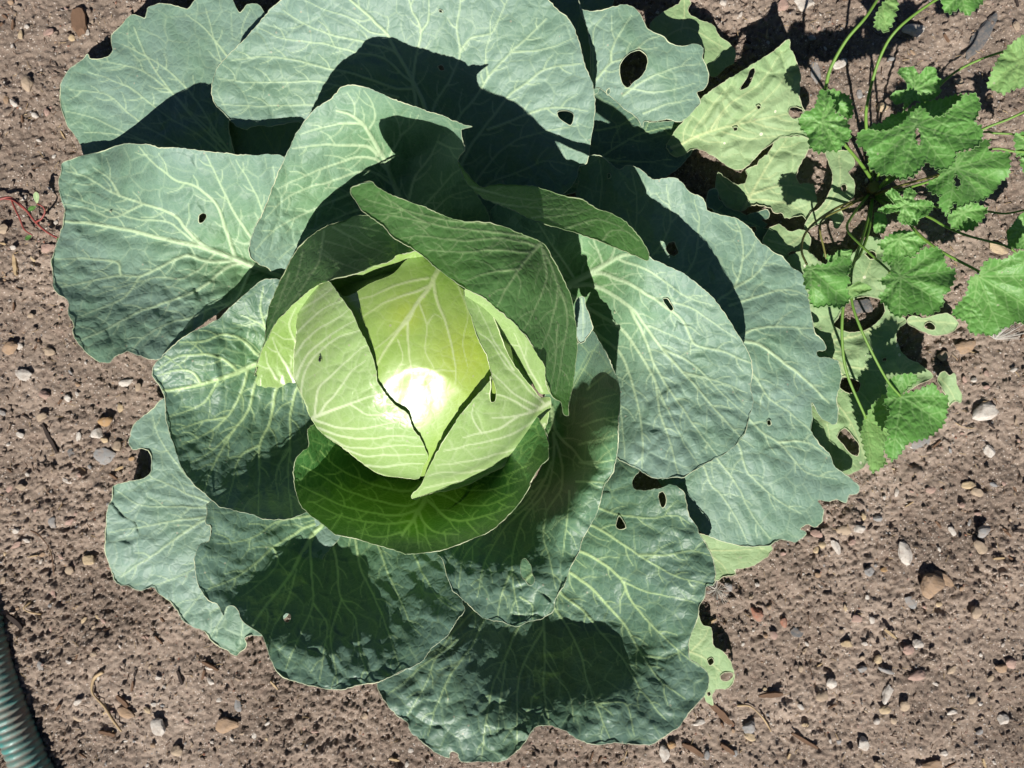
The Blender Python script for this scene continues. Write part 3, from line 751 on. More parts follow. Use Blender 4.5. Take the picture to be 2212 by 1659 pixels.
build_leaf('outer_leaf', [sheet(P('447,1090 447,1106 445,1133 453,1134 452,1166 430,1179 420,1206 423,1239 433,1273 447,1293 470,1306 484,1330 486,1318 493,1309 505,1308 512,1314 520,1336 537,1352 563,1369 572,1385 587,1429 600,1453 620,1466 653,1476 700,1488 737,1489 780,1478 814,1474 870,1448 910,1429 930,1403 970,1369 987,1339 1004,1316 997,1296 1010,1230 960,1140 850,1020 780,1000 700,1040 600,1080 500,1070'),
    [(430,1200,9.5),(447,1293,9.5),(484,1330,9.5),(572,1385,10.3),(620,1466,10.6),(700,1488,11),(800,1476,11),(870,1448,11),(930,1403,11.2),(1000,1316,11.5),(447,1106,9),(700,1405,9.6),(580,1320,8.0),(500,1220,7.6),(653,1193,2.4),(767,1186,2.0),(590,1160,4.8),(700,1300,5.2),(850,1340,7.6),(900,1250,6.4),(850,1040,0.8),(700,1070,1.5)],
    [(16, P('820,1040 720,1110 693,1136 653,1193 630,1236 600,1276 567,1319 545,1350')), (7, P('705,1120 653,1143 590,1183 550,1219 507,1249 450,1273')), (5, P('690,1110 650,1118 600,1126 540,1165 470,1175')), (5, P('590,1183 600,1215 560,1260 520,1290')),
     (7, P('670,1170 673,1233 676,1303 653,1359 635,1400 617,1445')), (5, P('676,1303 705,1345 700,1410 690,1470')), (7, P('740,1090 717,1156 727,1206 737,1293 767,1336 777,1410 800,1470')), (5, P('737,1293 715,1370 730,1480')),
     (7, P('750,1080 767,1166 780,1233 810,1293 834,1353 864,1443')), (6, P('780,1090 817,1179 850,1266 870,1306 884,1343 910,1373')), (6, P('830,1100 894,1199 914,1239 950,1296 987,1319')), (5, P('640,1230 620,1300 590,1360 580,1390'))],
    [P('612,1329 619,1324 627,1328 628,1338 621,1345 613,1340')], base=(820,1040), young=[(760,1120,150,.45)], mat=M_MID, quilt=2.2, warp=2.8)], CAB)

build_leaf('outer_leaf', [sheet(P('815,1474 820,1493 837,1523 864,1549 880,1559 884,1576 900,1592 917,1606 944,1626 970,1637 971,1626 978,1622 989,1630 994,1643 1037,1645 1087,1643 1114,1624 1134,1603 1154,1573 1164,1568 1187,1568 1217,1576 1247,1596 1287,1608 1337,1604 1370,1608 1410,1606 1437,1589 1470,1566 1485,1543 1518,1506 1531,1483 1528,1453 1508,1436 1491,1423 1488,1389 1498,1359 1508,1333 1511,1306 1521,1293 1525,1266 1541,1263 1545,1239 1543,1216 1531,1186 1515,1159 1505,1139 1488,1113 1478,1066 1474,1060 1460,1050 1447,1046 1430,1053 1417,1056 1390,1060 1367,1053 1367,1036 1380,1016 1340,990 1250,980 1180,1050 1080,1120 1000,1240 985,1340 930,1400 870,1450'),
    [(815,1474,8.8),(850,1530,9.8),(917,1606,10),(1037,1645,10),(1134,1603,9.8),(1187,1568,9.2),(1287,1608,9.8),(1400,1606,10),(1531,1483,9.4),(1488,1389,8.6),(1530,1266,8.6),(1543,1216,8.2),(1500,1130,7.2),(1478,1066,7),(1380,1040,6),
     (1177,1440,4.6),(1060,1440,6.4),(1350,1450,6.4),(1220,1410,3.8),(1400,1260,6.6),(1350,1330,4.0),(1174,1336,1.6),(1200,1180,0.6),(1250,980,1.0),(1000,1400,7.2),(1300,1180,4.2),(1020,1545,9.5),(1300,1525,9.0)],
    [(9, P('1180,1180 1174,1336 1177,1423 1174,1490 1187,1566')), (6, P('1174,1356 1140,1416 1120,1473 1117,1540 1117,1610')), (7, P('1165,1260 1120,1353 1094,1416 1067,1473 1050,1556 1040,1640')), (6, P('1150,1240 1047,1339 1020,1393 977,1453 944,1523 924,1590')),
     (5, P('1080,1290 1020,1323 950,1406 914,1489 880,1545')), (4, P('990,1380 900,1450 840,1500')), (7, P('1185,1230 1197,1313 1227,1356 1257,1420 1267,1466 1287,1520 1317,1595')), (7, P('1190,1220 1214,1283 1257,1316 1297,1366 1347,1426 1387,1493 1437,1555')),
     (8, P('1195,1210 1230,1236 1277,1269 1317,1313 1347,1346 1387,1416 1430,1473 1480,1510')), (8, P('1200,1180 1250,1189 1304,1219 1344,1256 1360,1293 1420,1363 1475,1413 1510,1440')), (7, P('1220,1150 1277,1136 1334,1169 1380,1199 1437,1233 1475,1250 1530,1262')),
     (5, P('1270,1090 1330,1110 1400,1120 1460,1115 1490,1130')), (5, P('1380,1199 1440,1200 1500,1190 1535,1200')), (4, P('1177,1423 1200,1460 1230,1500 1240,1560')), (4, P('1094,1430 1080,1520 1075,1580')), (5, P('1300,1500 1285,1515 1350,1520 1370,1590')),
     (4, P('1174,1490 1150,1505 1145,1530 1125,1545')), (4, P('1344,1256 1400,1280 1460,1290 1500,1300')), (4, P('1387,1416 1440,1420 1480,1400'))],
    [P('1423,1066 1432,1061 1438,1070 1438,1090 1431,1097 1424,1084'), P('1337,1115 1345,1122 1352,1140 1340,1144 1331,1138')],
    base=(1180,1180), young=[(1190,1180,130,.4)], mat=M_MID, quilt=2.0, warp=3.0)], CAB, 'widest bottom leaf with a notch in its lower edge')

# --- inner rosette
build_leaf('outer_leaf', [sheet(P('610,337 575,334 540,336 490,331 430,325 380,319 340,318 320,311 300,311 265,311 245,318 225,325 190,334 150,345 135,352 131,375 127,395 132,430 140,455 137,480 128,515 117,545 111,565 115,590 117,623 122,631 147,651 148,680 160,700 157,716 170,743 193,766 213,781 238,783 247,771 262,764 277,760 300,768 340,777 390,740 450,690 520,650 600,640 720,700 800,740 820,700 720,600 660,520 640,420'),
    [(610,337,12.5),(500,331,13),(400,325,13),(300,311,11.8),(280,311,10.6),(258,312,6.0),(235,320,4.4),(190,334,4.6),(135,352,4.6),(112,560,6),(150,690,8.4),(225,780,10),(340,775,10.4),(505,560,5.6),(600,590,4.2),(350,450,8.4),(300,590,6.0),(450,690,8.3),(800,720,1.5)],
    [(19, P('740,660 600,592 540,572 500,555 430,532 350,515 283,498 200,483 138,478')), (10, P('510,560 500,533 463,437 417,400 383,390 333,353 300,318')), (9, P('590,588 533,500 505,460 463,370 445,335')), (7, P('580,580 570,470 547,410 510,345')), (6, P('600,560 600,440 590,360')),
     (9, P('455,540 430,525 400,493 383,470 310,440 257,423 187,383 143,370')), (6, P('257,423 240,390 200,360')), (9, P('510,562 460,565 400,553 340,580 303,596 260,595 203,606 125,622')), (5, P('303,596 270,640 220,665 155,690')), (5, P('260,595 255,570 200,560 120,560')),
     (9, P('520,570 500,573 427,626 370,650 307,670 233,710 170,738')), (8, P('540,585 507,650 460,666 400,690 377,693 310,730 285,758')), (6, P('507,650 430,710 380,745')), (5, P('470,545 400,600 340,600 200,640')), (5, P('310,440 240,470 190,450 135,440')), (5, P('430,532 360,480 300,475 240,455 140,420'))],
    [P('430,466 438,460 445,463 445,472 438,481 431,482'), P('236,457 240,456 240,460')], base=(740,660), young=[(560,580,130,.75)], mat=M_OUTER, quilt=2.2, warp=2.6)], CAB, 'left leaf with one small hole')

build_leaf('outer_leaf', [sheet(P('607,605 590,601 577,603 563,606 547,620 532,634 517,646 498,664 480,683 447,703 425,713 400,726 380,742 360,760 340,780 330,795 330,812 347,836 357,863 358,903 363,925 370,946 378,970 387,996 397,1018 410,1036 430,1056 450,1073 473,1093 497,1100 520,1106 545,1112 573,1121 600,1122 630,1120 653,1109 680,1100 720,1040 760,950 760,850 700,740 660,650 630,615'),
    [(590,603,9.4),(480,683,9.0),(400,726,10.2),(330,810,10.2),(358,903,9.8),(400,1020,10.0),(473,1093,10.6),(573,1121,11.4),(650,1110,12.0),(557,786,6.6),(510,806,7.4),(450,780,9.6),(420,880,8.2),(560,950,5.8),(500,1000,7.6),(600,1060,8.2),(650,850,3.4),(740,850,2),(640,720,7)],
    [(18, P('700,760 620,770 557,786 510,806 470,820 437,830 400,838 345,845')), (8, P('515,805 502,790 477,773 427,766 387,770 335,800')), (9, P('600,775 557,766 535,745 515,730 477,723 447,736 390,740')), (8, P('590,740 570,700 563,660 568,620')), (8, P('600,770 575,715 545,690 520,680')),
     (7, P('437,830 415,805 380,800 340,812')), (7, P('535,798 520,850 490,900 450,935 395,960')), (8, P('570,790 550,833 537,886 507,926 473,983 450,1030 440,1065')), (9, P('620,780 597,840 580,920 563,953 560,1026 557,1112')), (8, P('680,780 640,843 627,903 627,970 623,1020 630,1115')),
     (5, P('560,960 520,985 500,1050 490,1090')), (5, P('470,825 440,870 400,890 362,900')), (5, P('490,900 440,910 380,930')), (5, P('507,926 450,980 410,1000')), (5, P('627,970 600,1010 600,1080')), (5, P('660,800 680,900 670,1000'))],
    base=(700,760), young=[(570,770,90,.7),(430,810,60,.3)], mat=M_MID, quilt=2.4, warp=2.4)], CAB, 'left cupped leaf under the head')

build_leaf('outer_leaf', [sheet(P('737,189 757,184 787,187 820,200 847,213 887,227 924,240 964,253 997,267 1020,273 1008,277 997,280 999,300 1004,323 998,330 990,343 995,360 1030,420 1055,462 1062,488 1090,500 1060,560 980,580 900,560 850,560 760,600 700,610 640,612 600,590 586,587 578,578 563,573 540,553 537,537 550,493 567,460 590,400 607,360 620,333 640,290 660,260 683,233 717,212'),
    [(737,189,17.2),(790,188,18),(924,240,18),(1020,273,18),(1000,340,16.0),(1060,480,11.5),(640,290,15.2),(590,400,13),(537,545,11.5),(600,590,8),(737,270,15.4),(807,307,12.8),(900,330,9.6),(950,310,12.0),(860,423,6.0),(700,420,10.2),(650,520,9.0),(890,540,7),(1000,540,7.5),(760,560,7)],
    [(19, P('885,540 872,460 860,423 837,360 807,307 780,263 750,245 728,238')), (8, P('790,275 780,268 737,268 690,277 650,290')), (9, P('818,335 795,318 737,313 700,312 663,317 632,320')), (8, P('835,365 813,345 770,340 737,350 650,383 600,410')), (7, P('850,400 800,370 710,393 647,413 600,443 573,473')),
     (7, P('860,440 800,410 730,430 650,465 590,500 550,540')), (6, P('868,470 800,450 720,475 650,520 600,560')), (8, P('838,362 845,335 864,293 858,262 850,245')), (6, P('864,293 890,272 905,250')), (9, P('872,500 884,430 897,383 925,345 944,307 950,290')), (6, P('944,307 975,320 1000,322')),
     (7, P('880,520 905,460 937,423 975,380 995,365')), (6, P('890,530 940,453 980,420 1020,410')), (5, P('795,285 810,250 800,215 785,195')), (5, P('765,255 765,225 750,200')), (6, P('900,540 960,500 1040,480'))],
    base=(885,540), young=[(800,320,130,.55),(680,440,100,.6),(880,500,120,.7)], mat=M_OUTER, quilt=1.8, warp=2.2)], CAB, 'upright leaf folding outward behind the head')

S_main = sheet(P('1060,455 1110,425 1180,420 1250,440 1310,465 1360,495 1400,552 1437,573 1475,590 1501,610 1525,630 1548,653 1578,696 1601,733 1618,763 1625,800 1621,836 1626,870 1618,903 1608,936 1588,963 1561,983 1535,996 1508,1011 1485,1026 1475,1031 1455,1030 1437,1033 1404,1030 1380,1015 1357,1003 1334,990 1315,960 1312,860 1290,780 1255,720 1190,680 1150,640 1120,560'),
    [(1060,455,11.5),(1200,425,13.0),(1310,465,14.2),(1400,552,14.8),(1501,610,13.4),(1578,696,12.0),(1625,830,10.6),(1588,963,11.2),(1485,1026,11.8),(1400,1030,11.6),(1334,990,11.2),(1230,615,6.2),(1255,730,5.0),(1310,570,10.6),(1270,540,9.6),(1150,560,8.5),(1420,750,10.4),(1350,850,9.4),(1500,850,10.6),(1360,650,11.8)],
    [(22, P('1180,650 1230,615 1270,592 1304,573 1335,556 1380,545')), (12, P('1235,612 1290,590 1317,596 1370,620 1424,653 1474,693 1501,743 1564,760 1622,785')), (11, P('1240,618 1277,616 1357,660 1390,700 1430,753 1474,803 1518,853 1600,945')), (8, P('1360,663 1390,726 1417,793 1454,853 1474,880 1495,913 1550,985')),
     (10, P('1235,640 1294,680 1337,706 1380,760 1414,820 1424,886 1447,953 1465,1025')), (9, P('1240,680 1294,723 1337,760 1360,813 1377,870 1387,930 1387,1012')), (7, P('1260,760 1310,800 1335,860 1345,930 1350,990')), (6, P('1304,573 1290,540 1280,510 1268,475')), (6, P('1310,570 1325,545 1330,520')), (6, P('1240,600 1200,540 1160,480 1130,440')),
     (7, P('1330,558 1390,580 1440,610 1480,640 1540,660')), (5, P('1424,653 1480,660 1530,690 1590,730')), (5, P('1474,803 1540,820 1615,850')), (5, P('1430,753 1500,790 1560,850 1615,900')), (4, P('1390,700 1440,720 1500,745')), (4, P('1414,820 1440,880 1480,960 1510,1005'))],
    [P('1432,646 1441,644 1449,655 1455,668 1449,672 1440,662'), P('1325,674 1328,673 1329,677')],
    base=(1200,640), young=[(1270,600,110,.9),(1330,680,120,.5)], mat=M_OUTER, quilt=1.9, warp=2.2)
S_flap = sheet(P('989,350 1004,388 1024,412 1047,430 1080,443 1114,457 1147,473 1197,490 1237,501 1287,518 1337,538 1370,551 1400,562 1400,545 1392,528 1377,508 1354,482 1320,460 1287,449 1257,431 1220,423 1187,413 1154,402 1120,400 1070,398 1040,404 1015,380'),
    [(989,350,16.6),(1047,430,17.4),(1147,473,18.4),(1237,500,18.3),(1337,538,17.0),(1400,562,15.2),(1400,545,15.0),(1377,508,15.8),(1320,460,16.4),(1220,423,16.0),(1154,402,15.8),(1070,398,15.8),(1040,404,16.2),(1250,470,17.4)],
    [(5, P('1015,405 1100,425 1150,432 1210,425')), (5, P('1060,436 1150,450 1230,452 1270,455')), (5, P('1150,470 1220,465 1280,452')), (5, P('1220,493 1290,475 1335,488 1350,500')), (4, P('1300,520 1320,500 1350,500 1380,520'))],
    mat=M_UNDER, quilt=0.8, warp=1.2)
S_torn = sheet(P('1244,653 1252,640 1262,641 1265,660 1274,683 1281,706 1267,730 1257,741 1247,733 1243,700'),
    [(1244,653,13.0),(1262,641,13.4),(1280,706,12.2),(1257,741,11.2),(1247,700,11.8)], [(3, P('1256,645 1260,700 1257,735'))], mat=M_OUTER, edge=2)
build_leaf('wrapper_leaf', [S_main, S_flap, S_torn], CAB, 'big right leaf with its upper edge rolled over')

R_main = sheet(P('944,1196 954,1206 964,1239 977,1273 994,1289 1005,1300 1020,1313 1050,1337 1084,1343 1114,1353 1140,1343 1170,1336 1194,1319 1200,1293 1217,1266 1230,1229 1250,1193 1257,1169 1274,1136 1290,1109 1304,1053 1324,1020 1334,970 1337,903 1339,853 1334,820 1317,780 1297,740 1277,713 1262,730 1230,760 1190,820 1170,900 1185,960 1150,1040 1080,1110 1000,1150'),
    [(944,1196,12.4),(977,1273,13.0),(1020,1313,13.2),(1114,1353,13.6),(1194,1319,13.8),(1217,1266,14),(1257,1169,14.2),(1290,1109,14.4),(1324,1020,15),(1339,853,15),(1317,780,13.8),(1277,713,11.8),
     (1250,960,8.5),(1262,900,6.5),(1286,900,12.4),(1280,960,14.0),(1244,1040,13.6),(1312,900,15.4),(1290,1020,15.2),(1262,820,5.0),(1197,926,3.0),(1194,1030,3.6),(1130,1122,7.0),(1170,1165,11.2),(1215,1115,14.4),(1250,1110,14.8),(1292,800,8.5),(1107,1216,11.8),(1050,1200,10.8),(1230,800,4.0),(1180,980,3.0),(1222,1000,3.6),(1228,930,3.4)],
    [(11, P('1190,880 1200,930 1240,975 1262,1000 1290,1010')), (7, P('1197,935 1196,986 1184,1053 1130,1122 1107,1206 1107,1256 1124,1345')), (6, P('1200,950 1215,1010 1210,1060 1180,1110 1174,1160 1185,1200 1200,1270')), (6, P('1190,1000 1160,1070 1090,1140 1050,1210 1030,1290')),
     (5, P('1180,1030 1130,1090 1050,1150 1000,1210 990,1270')), (5, P('1107,1230 1085,1280 1075,1335')), (5, P('1150,1060 1080,1110 1010,1160 965,1215')), (5, P('1230,1060 1225,1120 1215,1200')), (5, P('1250,960 1290,950 1330,940')), (5, P('1255,920 1300,905 1335,900')),
     (5, P('1262,880 1300,860 1335,850')), (5, P('1252,1000 1290,1000 1325,995')), (5, P('1245,1040 1280,1040 1312,1045')), (5, P('1268,840 1300,815 1325,800')), (4, P('1210,900 1230,850 1260,800 1280,760')), (4, P('1124,1290 1150,1310 1150,1340'))],
    [P('1127,1209 1134,1206 1142,1214 1148,1224 1149,1236 1155,1250 1150,1263 1141,1263 1133,1252 1127,1246 1124,1228')],
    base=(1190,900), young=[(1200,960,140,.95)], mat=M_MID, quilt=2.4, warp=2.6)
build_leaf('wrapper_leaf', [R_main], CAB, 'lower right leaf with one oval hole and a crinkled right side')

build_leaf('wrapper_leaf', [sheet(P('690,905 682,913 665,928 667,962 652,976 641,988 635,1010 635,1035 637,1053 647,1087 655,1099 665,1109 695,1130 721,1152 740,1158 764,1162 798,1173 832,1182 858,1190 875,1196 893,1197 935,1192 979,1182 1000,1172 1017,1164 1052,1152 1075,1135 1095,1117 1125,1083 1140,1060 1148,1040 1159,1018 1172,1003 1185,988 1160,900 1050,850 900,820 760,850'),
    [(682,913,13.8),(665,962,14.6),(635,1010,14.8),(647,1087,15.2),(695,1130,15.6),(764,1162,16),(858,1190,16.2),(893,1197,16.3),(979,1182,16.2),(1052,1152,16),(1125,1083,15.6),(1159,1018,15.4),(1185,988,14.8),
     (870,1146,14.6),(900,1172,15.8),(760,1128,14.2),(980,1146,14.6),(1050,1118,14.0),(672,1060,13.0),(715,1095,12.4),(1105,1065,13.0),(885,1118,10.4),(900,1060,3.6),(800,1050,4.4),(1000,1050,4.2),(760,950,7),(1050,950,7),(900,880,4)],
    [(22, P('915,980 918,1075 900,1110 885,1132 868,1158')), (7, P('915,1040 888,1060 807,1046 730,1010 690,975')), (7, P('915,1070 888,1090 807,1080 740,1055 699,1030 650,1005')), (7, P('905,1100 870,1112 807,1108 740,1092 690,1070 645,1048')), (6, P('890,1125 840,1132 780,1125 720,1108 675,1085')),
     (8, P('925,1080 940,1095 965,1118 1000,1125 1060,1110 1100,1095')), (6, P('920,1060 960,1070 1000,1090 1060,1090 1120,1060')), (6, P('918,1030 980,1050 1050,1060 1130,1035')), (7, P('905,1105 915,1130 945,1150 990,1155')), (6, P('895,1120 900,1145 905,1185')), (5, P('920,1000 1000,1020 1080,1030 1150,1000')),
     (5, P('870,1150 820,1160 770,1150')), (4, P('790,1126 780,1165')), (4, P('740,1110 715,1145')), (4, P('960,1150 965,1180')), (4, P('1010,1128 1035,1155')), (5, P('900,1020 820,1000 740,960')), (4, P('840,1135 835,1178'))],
    base=(915,980), young=[(893,1118,36,.9)], mat=M_CUP, quilt=1.6, warp=1.6, stretch=1.4, cell=34)], CAB, 'deep green cup leaf under the front of the head')  # yellow-green patch at the midrib paints in light shining through the blade

# wrapper folding over the head, upper right
J = sheet(P('777,398 757,407 758,415 767,433 778,450 794,463 812,477 827,487 847,510 866,523 884,533 914,553 935,572 961,593 982,608 1004,623 1043,642 1060,655 1077,670 1098,687 1116,704 1142,734 1161,769 1176,790 1178,820 1189,851 1200,862 1211,868 1214,880 1217,894 1226,898 1229,872 1236,840 1241,803 1247,752 1245,720 1243,696 1236,653 1219,606 1205,578 1193,558 1180,535 1168,522 1137,510 1097,493 1054,480 1004,478 970,470 924,450 870,430 824,410 800,392'),
    [(757,407,22.6),(800,392,23.0),(794,463,23.6),(870,430,24.0),(914,553,24.8),(970,470,24.0),(1054,480,22.8),(1004,623,25.4),(1077,670,24.6),(1142,734,23.2),(1178,820,20.6),(1189,851,19.6),(1222,896,17.2),(1232,860,16.2),(1247,752,16.8),(1236,653,18.4),(1200,570,19.6),(1168,522,20.2),(1130,600,23.2),(1170,700,21.6),(1050,550,23.8)],
    [(9, P('1168,526 1130,570 1094,623 1075,660')), (6, P('1150,545 1060,540 990,545 920,540')), (6, P('1160,530 1080,515 1000,520 900,510 860,515')), (6, P('1140,512 1060,500 960,490 870,470 800,460')), (5, P('1050,482 960,475 880,455 790,430')), (6, P('1125,580 1050,590 1000,610')),
     (6, P('1170,530 1180,600 1150,680 1130,715')), (6, P('1175,540 1205,620 1190,700 1165,765')), (5, P('1200,600 1225,680 1215,760 1200,850')), (4, P('1205,700 1200,780 1190,840')), (4, P('920,480 900,470 820,420'))],
    mat=M_UNDER, quilt=1.0, warp=2.0, wave=4.0, base=(1168,526), stretch=1.5)
Jin = sheet(P('1004,625 1043,642 1077,670 1116,704 1142,734 1161,769 1176,790 1178,820 1189,851 1170,850 1130,800 1080,720 1040,665 1010,650'),
    [(1004,625,25.2),(1077,670,24.4),(1142,734,23.0),(1178,820,20.4),(1189,851,19.4),(1170,850,17.5),(1130,800,19.0),(1080,720,21.5),(1040,665,23.2)], [(5, P('1170,845 1140,790 1110,720'))], mat=M_HEAD, quilt=0.8, warp=1.2, tube=0)
J_back = sheet(P('757,409 800,394 824,412 870,432 924,452 970,472 1004,480 1054,482 1097,495 1137,512 1167,524 1191,559 1217,607 1234,653 1241,696 1245,752 1239,803 1227,872 1205,850 1205,760 1195,690 1170,620 1130,570 1060,540 980,530 900,515 830,480 780,440'),
    [(757,409,22.4),(800,394,22.8),(870,432,23.4),(970,472,23.4),(1054,482,22.2),(1137,512,20.6),(1167,524,19.8),(1217,607,18.8),(1241,696,17.4),(1245,752,16.4),(1227,872,15.4),
     (1205,850,10),(1205,760,10),(1195,690,10.5),(1170,620,11.5),(1130,570,12.5),(1060,540,13),(980,530,13.5),(900,515,14),(830,480,15),(780,440,19)], mat=M_MID, quilt=0.3, warp=0.6, tube=0, edge=0.3)
build_leaf('wrapper_leaf', [J, Jin, J_back], CAB, 'wrapper leaf folding over the upper right of the head')

# wrapper folding over the head, left
K_out = sheet(P('897,541 884,546 870,549 858,551 845,563 820,571 807,575 772,590 750,596 733,599 710,607 690,614 660,634 645,648 630,661 614,677 600,692 585,718 570,747 560,772 553,795 549,812 556,790 562,765 572,730 581,666 590,640 604,610 618,580 635,550 646,534 660,520 690,496 712,486 737,478 770,466 797,466 850,480 900,510 915,545'),
    [(897,541,23.8),(845,563,22.8),(772,590,22.0),(690,614,20.6),(630,661,19.0),(570,747,16.4),(549,812,15.0),(562,765,14.6),(581,666,13.6),(604,610,13.6),(660,520,14.2),(737,478,15.2),(797,466,16.4),(900,505,20.6),(700,560,19.4),(640,610,17.2)],
    [(7, P('700,500 690,560 660,610 610,680')), (6, P('720,490 790,530 840,550')), (5, P('740,485 820,500 880,530')), (6, P('690,545 740,570 780,585')), (5, P('655,540 640,600 600,670')), (5, P('625,590 600,660 575,720')), (4, P('700,520 760,540 810,565'))],
    mat=M_UNDER, quilt=1.3, warp=2.2, wave=3)
K_in = sheet(P('897,541 884,546 870,549 858,551 845,563 820,571 807,575 772,590 750,596 733,599 710,607 690,614 660,634 645,648 630,661 614,677 600,692 585,718 570,747 560,772 553,795 555,814 552,822 557,833 566,835 574,838 585,836 604,838 620,828 640,826 690,830 700,700 760,640 850,610 930,600 925,560'),
    [(897,541,23.6),(845,563,22.4),(772,590,21.6),(690,614,20.2),(630,661,18.6),(570,747,16.0),(553,795,14.8),(560,833,13.8),(604,838,13.0),(640,826,12.6),(690,830,12.6),(640,720,14.2),(620,760,14.0),(700,700,16.0),(760,640,17.6),(850,600,19.6),(925,570,21.2)],
    [(7, P('640,830 620,790 600,760 590,730')), (6, P('650,760 625,700 640,665')), (5, P('600,820 580,790 575,760')), (6, P('860,590 780,620 720,640')), (5, P('900,560 850,575 790,600'))],
    mat=M_HEAD, quilt=1.0, warp=1.5, tube=0, young=[(610,760,90,.6),(880,570,90,.5)])
K_back = sheet(P('552,812 564,767 574,732 583,668 606,612 637,552 662,522 692,498 739,480 797,468 850,482 880,520 820,530 740,530 700,560 660,610 630,680 610,760 580,810'),
    [(552,812,14.6),(564,767,14.0),(583,668,13.0),(606,612,13.0),(662,522,13.6),(739,480,14.6),(797,468,15.8),(850,482,17.6),(880,520,11),(820,530,9),(740,530,8),(700,560,8),(660,610,8),(630,680,8),(610,760,8.5),(580,810,9.5)], mat=M_MID, quilt=0.3, warp=0.6, tube=0, edge=0.3)
build_leaf('wrapper_leaf', [K_out, K_in, K_back], CAB, 'wrapper leaf hugging the left of the head')

# --- the head
def sphere_mesh(name, c, r, mat, seg=48, rings=32):
    th = np.linspace(0, math.pi, rings + 1)[1:-1]; ph = np.arange(seg) * 2 * math.pi / seg
    T, Pp = np.meshgrid(th, ph, indexing='ij')
    co = np.c_[(np.sin(T) * np.cos(Pp)).ravel(), (np.sin(T) * np.sin(Pp)).ravel(), np.cos(T).ravel()]
    co = np.vstack([co, [0, 0, 1], [0, 0, -1]])
    rr = r * (1 + 0.012 * fbm(co[:, 0] * 3, co[:, 1] * 3 + co[:, 2], 2, 3))
    n = len(th)
    i = np.arange(n - 1)[:, None] * seg; k = np.arange(seg)[None]; k2 = (k + 1) % seg
    q = np.stack([i + k, i + seg + k, i + seg + k2, i + k2], -1).reshape(-1, 4)
    kk = np.arange(seg)
    tr = np.vstack([np.c_[np.full(seg, n * seg), kk, (kk + 1) % seg], np.c_[np.full(seg, n * seg + 1), (n - 1) * seg + (kk + 1) % seg, (n - 1) * seg + kk]])
    return mesh_from(name, co * rr[:, None] + np.array(c), q, tr, attrs=dict(young=np.zeros(len(co))), mats=[mat])
link('inner_head', sphere_mesh('inner_head', HC, HR - 0.013, M_HEAD), CAB)
link('stem', tube_mesh('stem', curve3([(HC.x, HC.y, -0.02), (HC.x, HC.y, 0.02), (HC.x, HC.y, 0.06)]), 0.024, 16, M_CUP), CAB)

H1 = sheet(P('880,560 918,552 960,590 1020,640 1060,660 1100,740 1110,830 1050,940 985,1000 935,1025 900,1028 850,1000 790,930 740,860 700,780 690,700 705,640 720,625 745,640 800,612 850,590'),
    [(880,560,0.6),(918,552,0.8),(1020,640,0),(1100,740,0),(1050,940,0),(900,1028,0),(740,860,0),(700,700,0),(930,780,0.2),(905,915,0),(720,640,0)],
    [(13, P('960,555 942,592 925,625 904,650 882,690 864,710 840,745 811,792')), (9, P('935,600 944,650 964,700 978,760 985,800 984,830')), (7, P('880,690 882,740 887,790 889,820 884,840')), (8, P('925,620 890,633 830,655 776,690')), (7, P('895,665 850,720 802,760')),
     (7, P('925,600 870,612 800,640 742,655')), (4, P('905,655 922,703 918,760 938,800 935,830')), (3.4, P('922,703 940,680 955,690')), (3.4, P('938,800 960,800 984,802')), (3.4, P('990,620 1010,680 1000,740 1010,790')), (3.4, P('860,735 870,770 853,810'))],
    headoff=1, branch=False, quilt=0.25, warp=0.5, wave=0.6, mat=M_HEADM, base=(940,580), young=[(1010,770,85,.7),(880,680,45,.6)], netw=0.9, cell=48, tube=0, edge=.6, veinw=0.8)
build_leaf('head_leaf', [H1], CAB, 'glossy yellow green leaf at the crown of the head')
H2 = sheet(P('712,608 725,627 738,644 752,663 764,683 775,708 789,735 798,757 807,778 812,800 815,825 832,850 850,872 880,894 893,928 905,943 914,958 919,974 925,988 916,1005 910,1020 905,1033 862,1031 824,1025 789,1005 746,971 703,941 686,924 673,904 664,884 656,863 646,840 637,820 634,797 635,773 637,748 639,726 643,679 647,655 654,636 673,623 690,614'),
    [(712,608,1.5),(738,644,1.35),(764,683,1.1),(789,735,0.8),(807,778,0.55),(850,872,0.35),(893,928,0.35),(925,988,0.35),(905,1033,0.2),(789,1005,0.2),(686,924,0.5),(673,904,0.6),(650,840,0.2),(635,773,0.1),(645,680,0.3),(673,623,0.8),(720,800,0.45),(730,900,0.45)],
    [(9, P('673,904 695,894 730,882 755,872 800,856 830,850')), (6, P('690,896 705,872 721,855 740,830 751,812 789,778')), (6, P('680,898 682,870 690,835 716,812 760,770 792,745')), (6, P('664,884 650,850 660,800 680,770 730,730 780,712')), (6, P('640,820 650,790 670,760 720,720 770,690')),
     (5, P('637,770 660,735 690,710 740,680 755,668')), (5, P('640,720 670,690 710,660 740,648')), (5, P('648,670 680,650 715,625')), (6, P('678,908 700,915 740,925 790,925 840,915 880,905')), (6, P('686,924 730,940 780,948 850,942 900,945')), (5, P('703,941 750,965 800,968 860,962 915,965')),
     (5, P('746,971 790,985 850,982 918,982')), (5, P('789,1005 830,1008 880,1002 915,1003')), (4, P('755,872 790,895 850,895 870,893'))],
    headoff=1, branch=False, quilt=0.7, warp=0.8, wave=0.8, mat=M_HEAD, base=(673,904), young=[(690,720,60,.4),(740,1000,80,.4)], netw=1.0, cell=32, edge=1.4, tube=0.0004, stretch=1.3)
build_leaf('head_leaf', [H2], CAB, 'left head leaf')
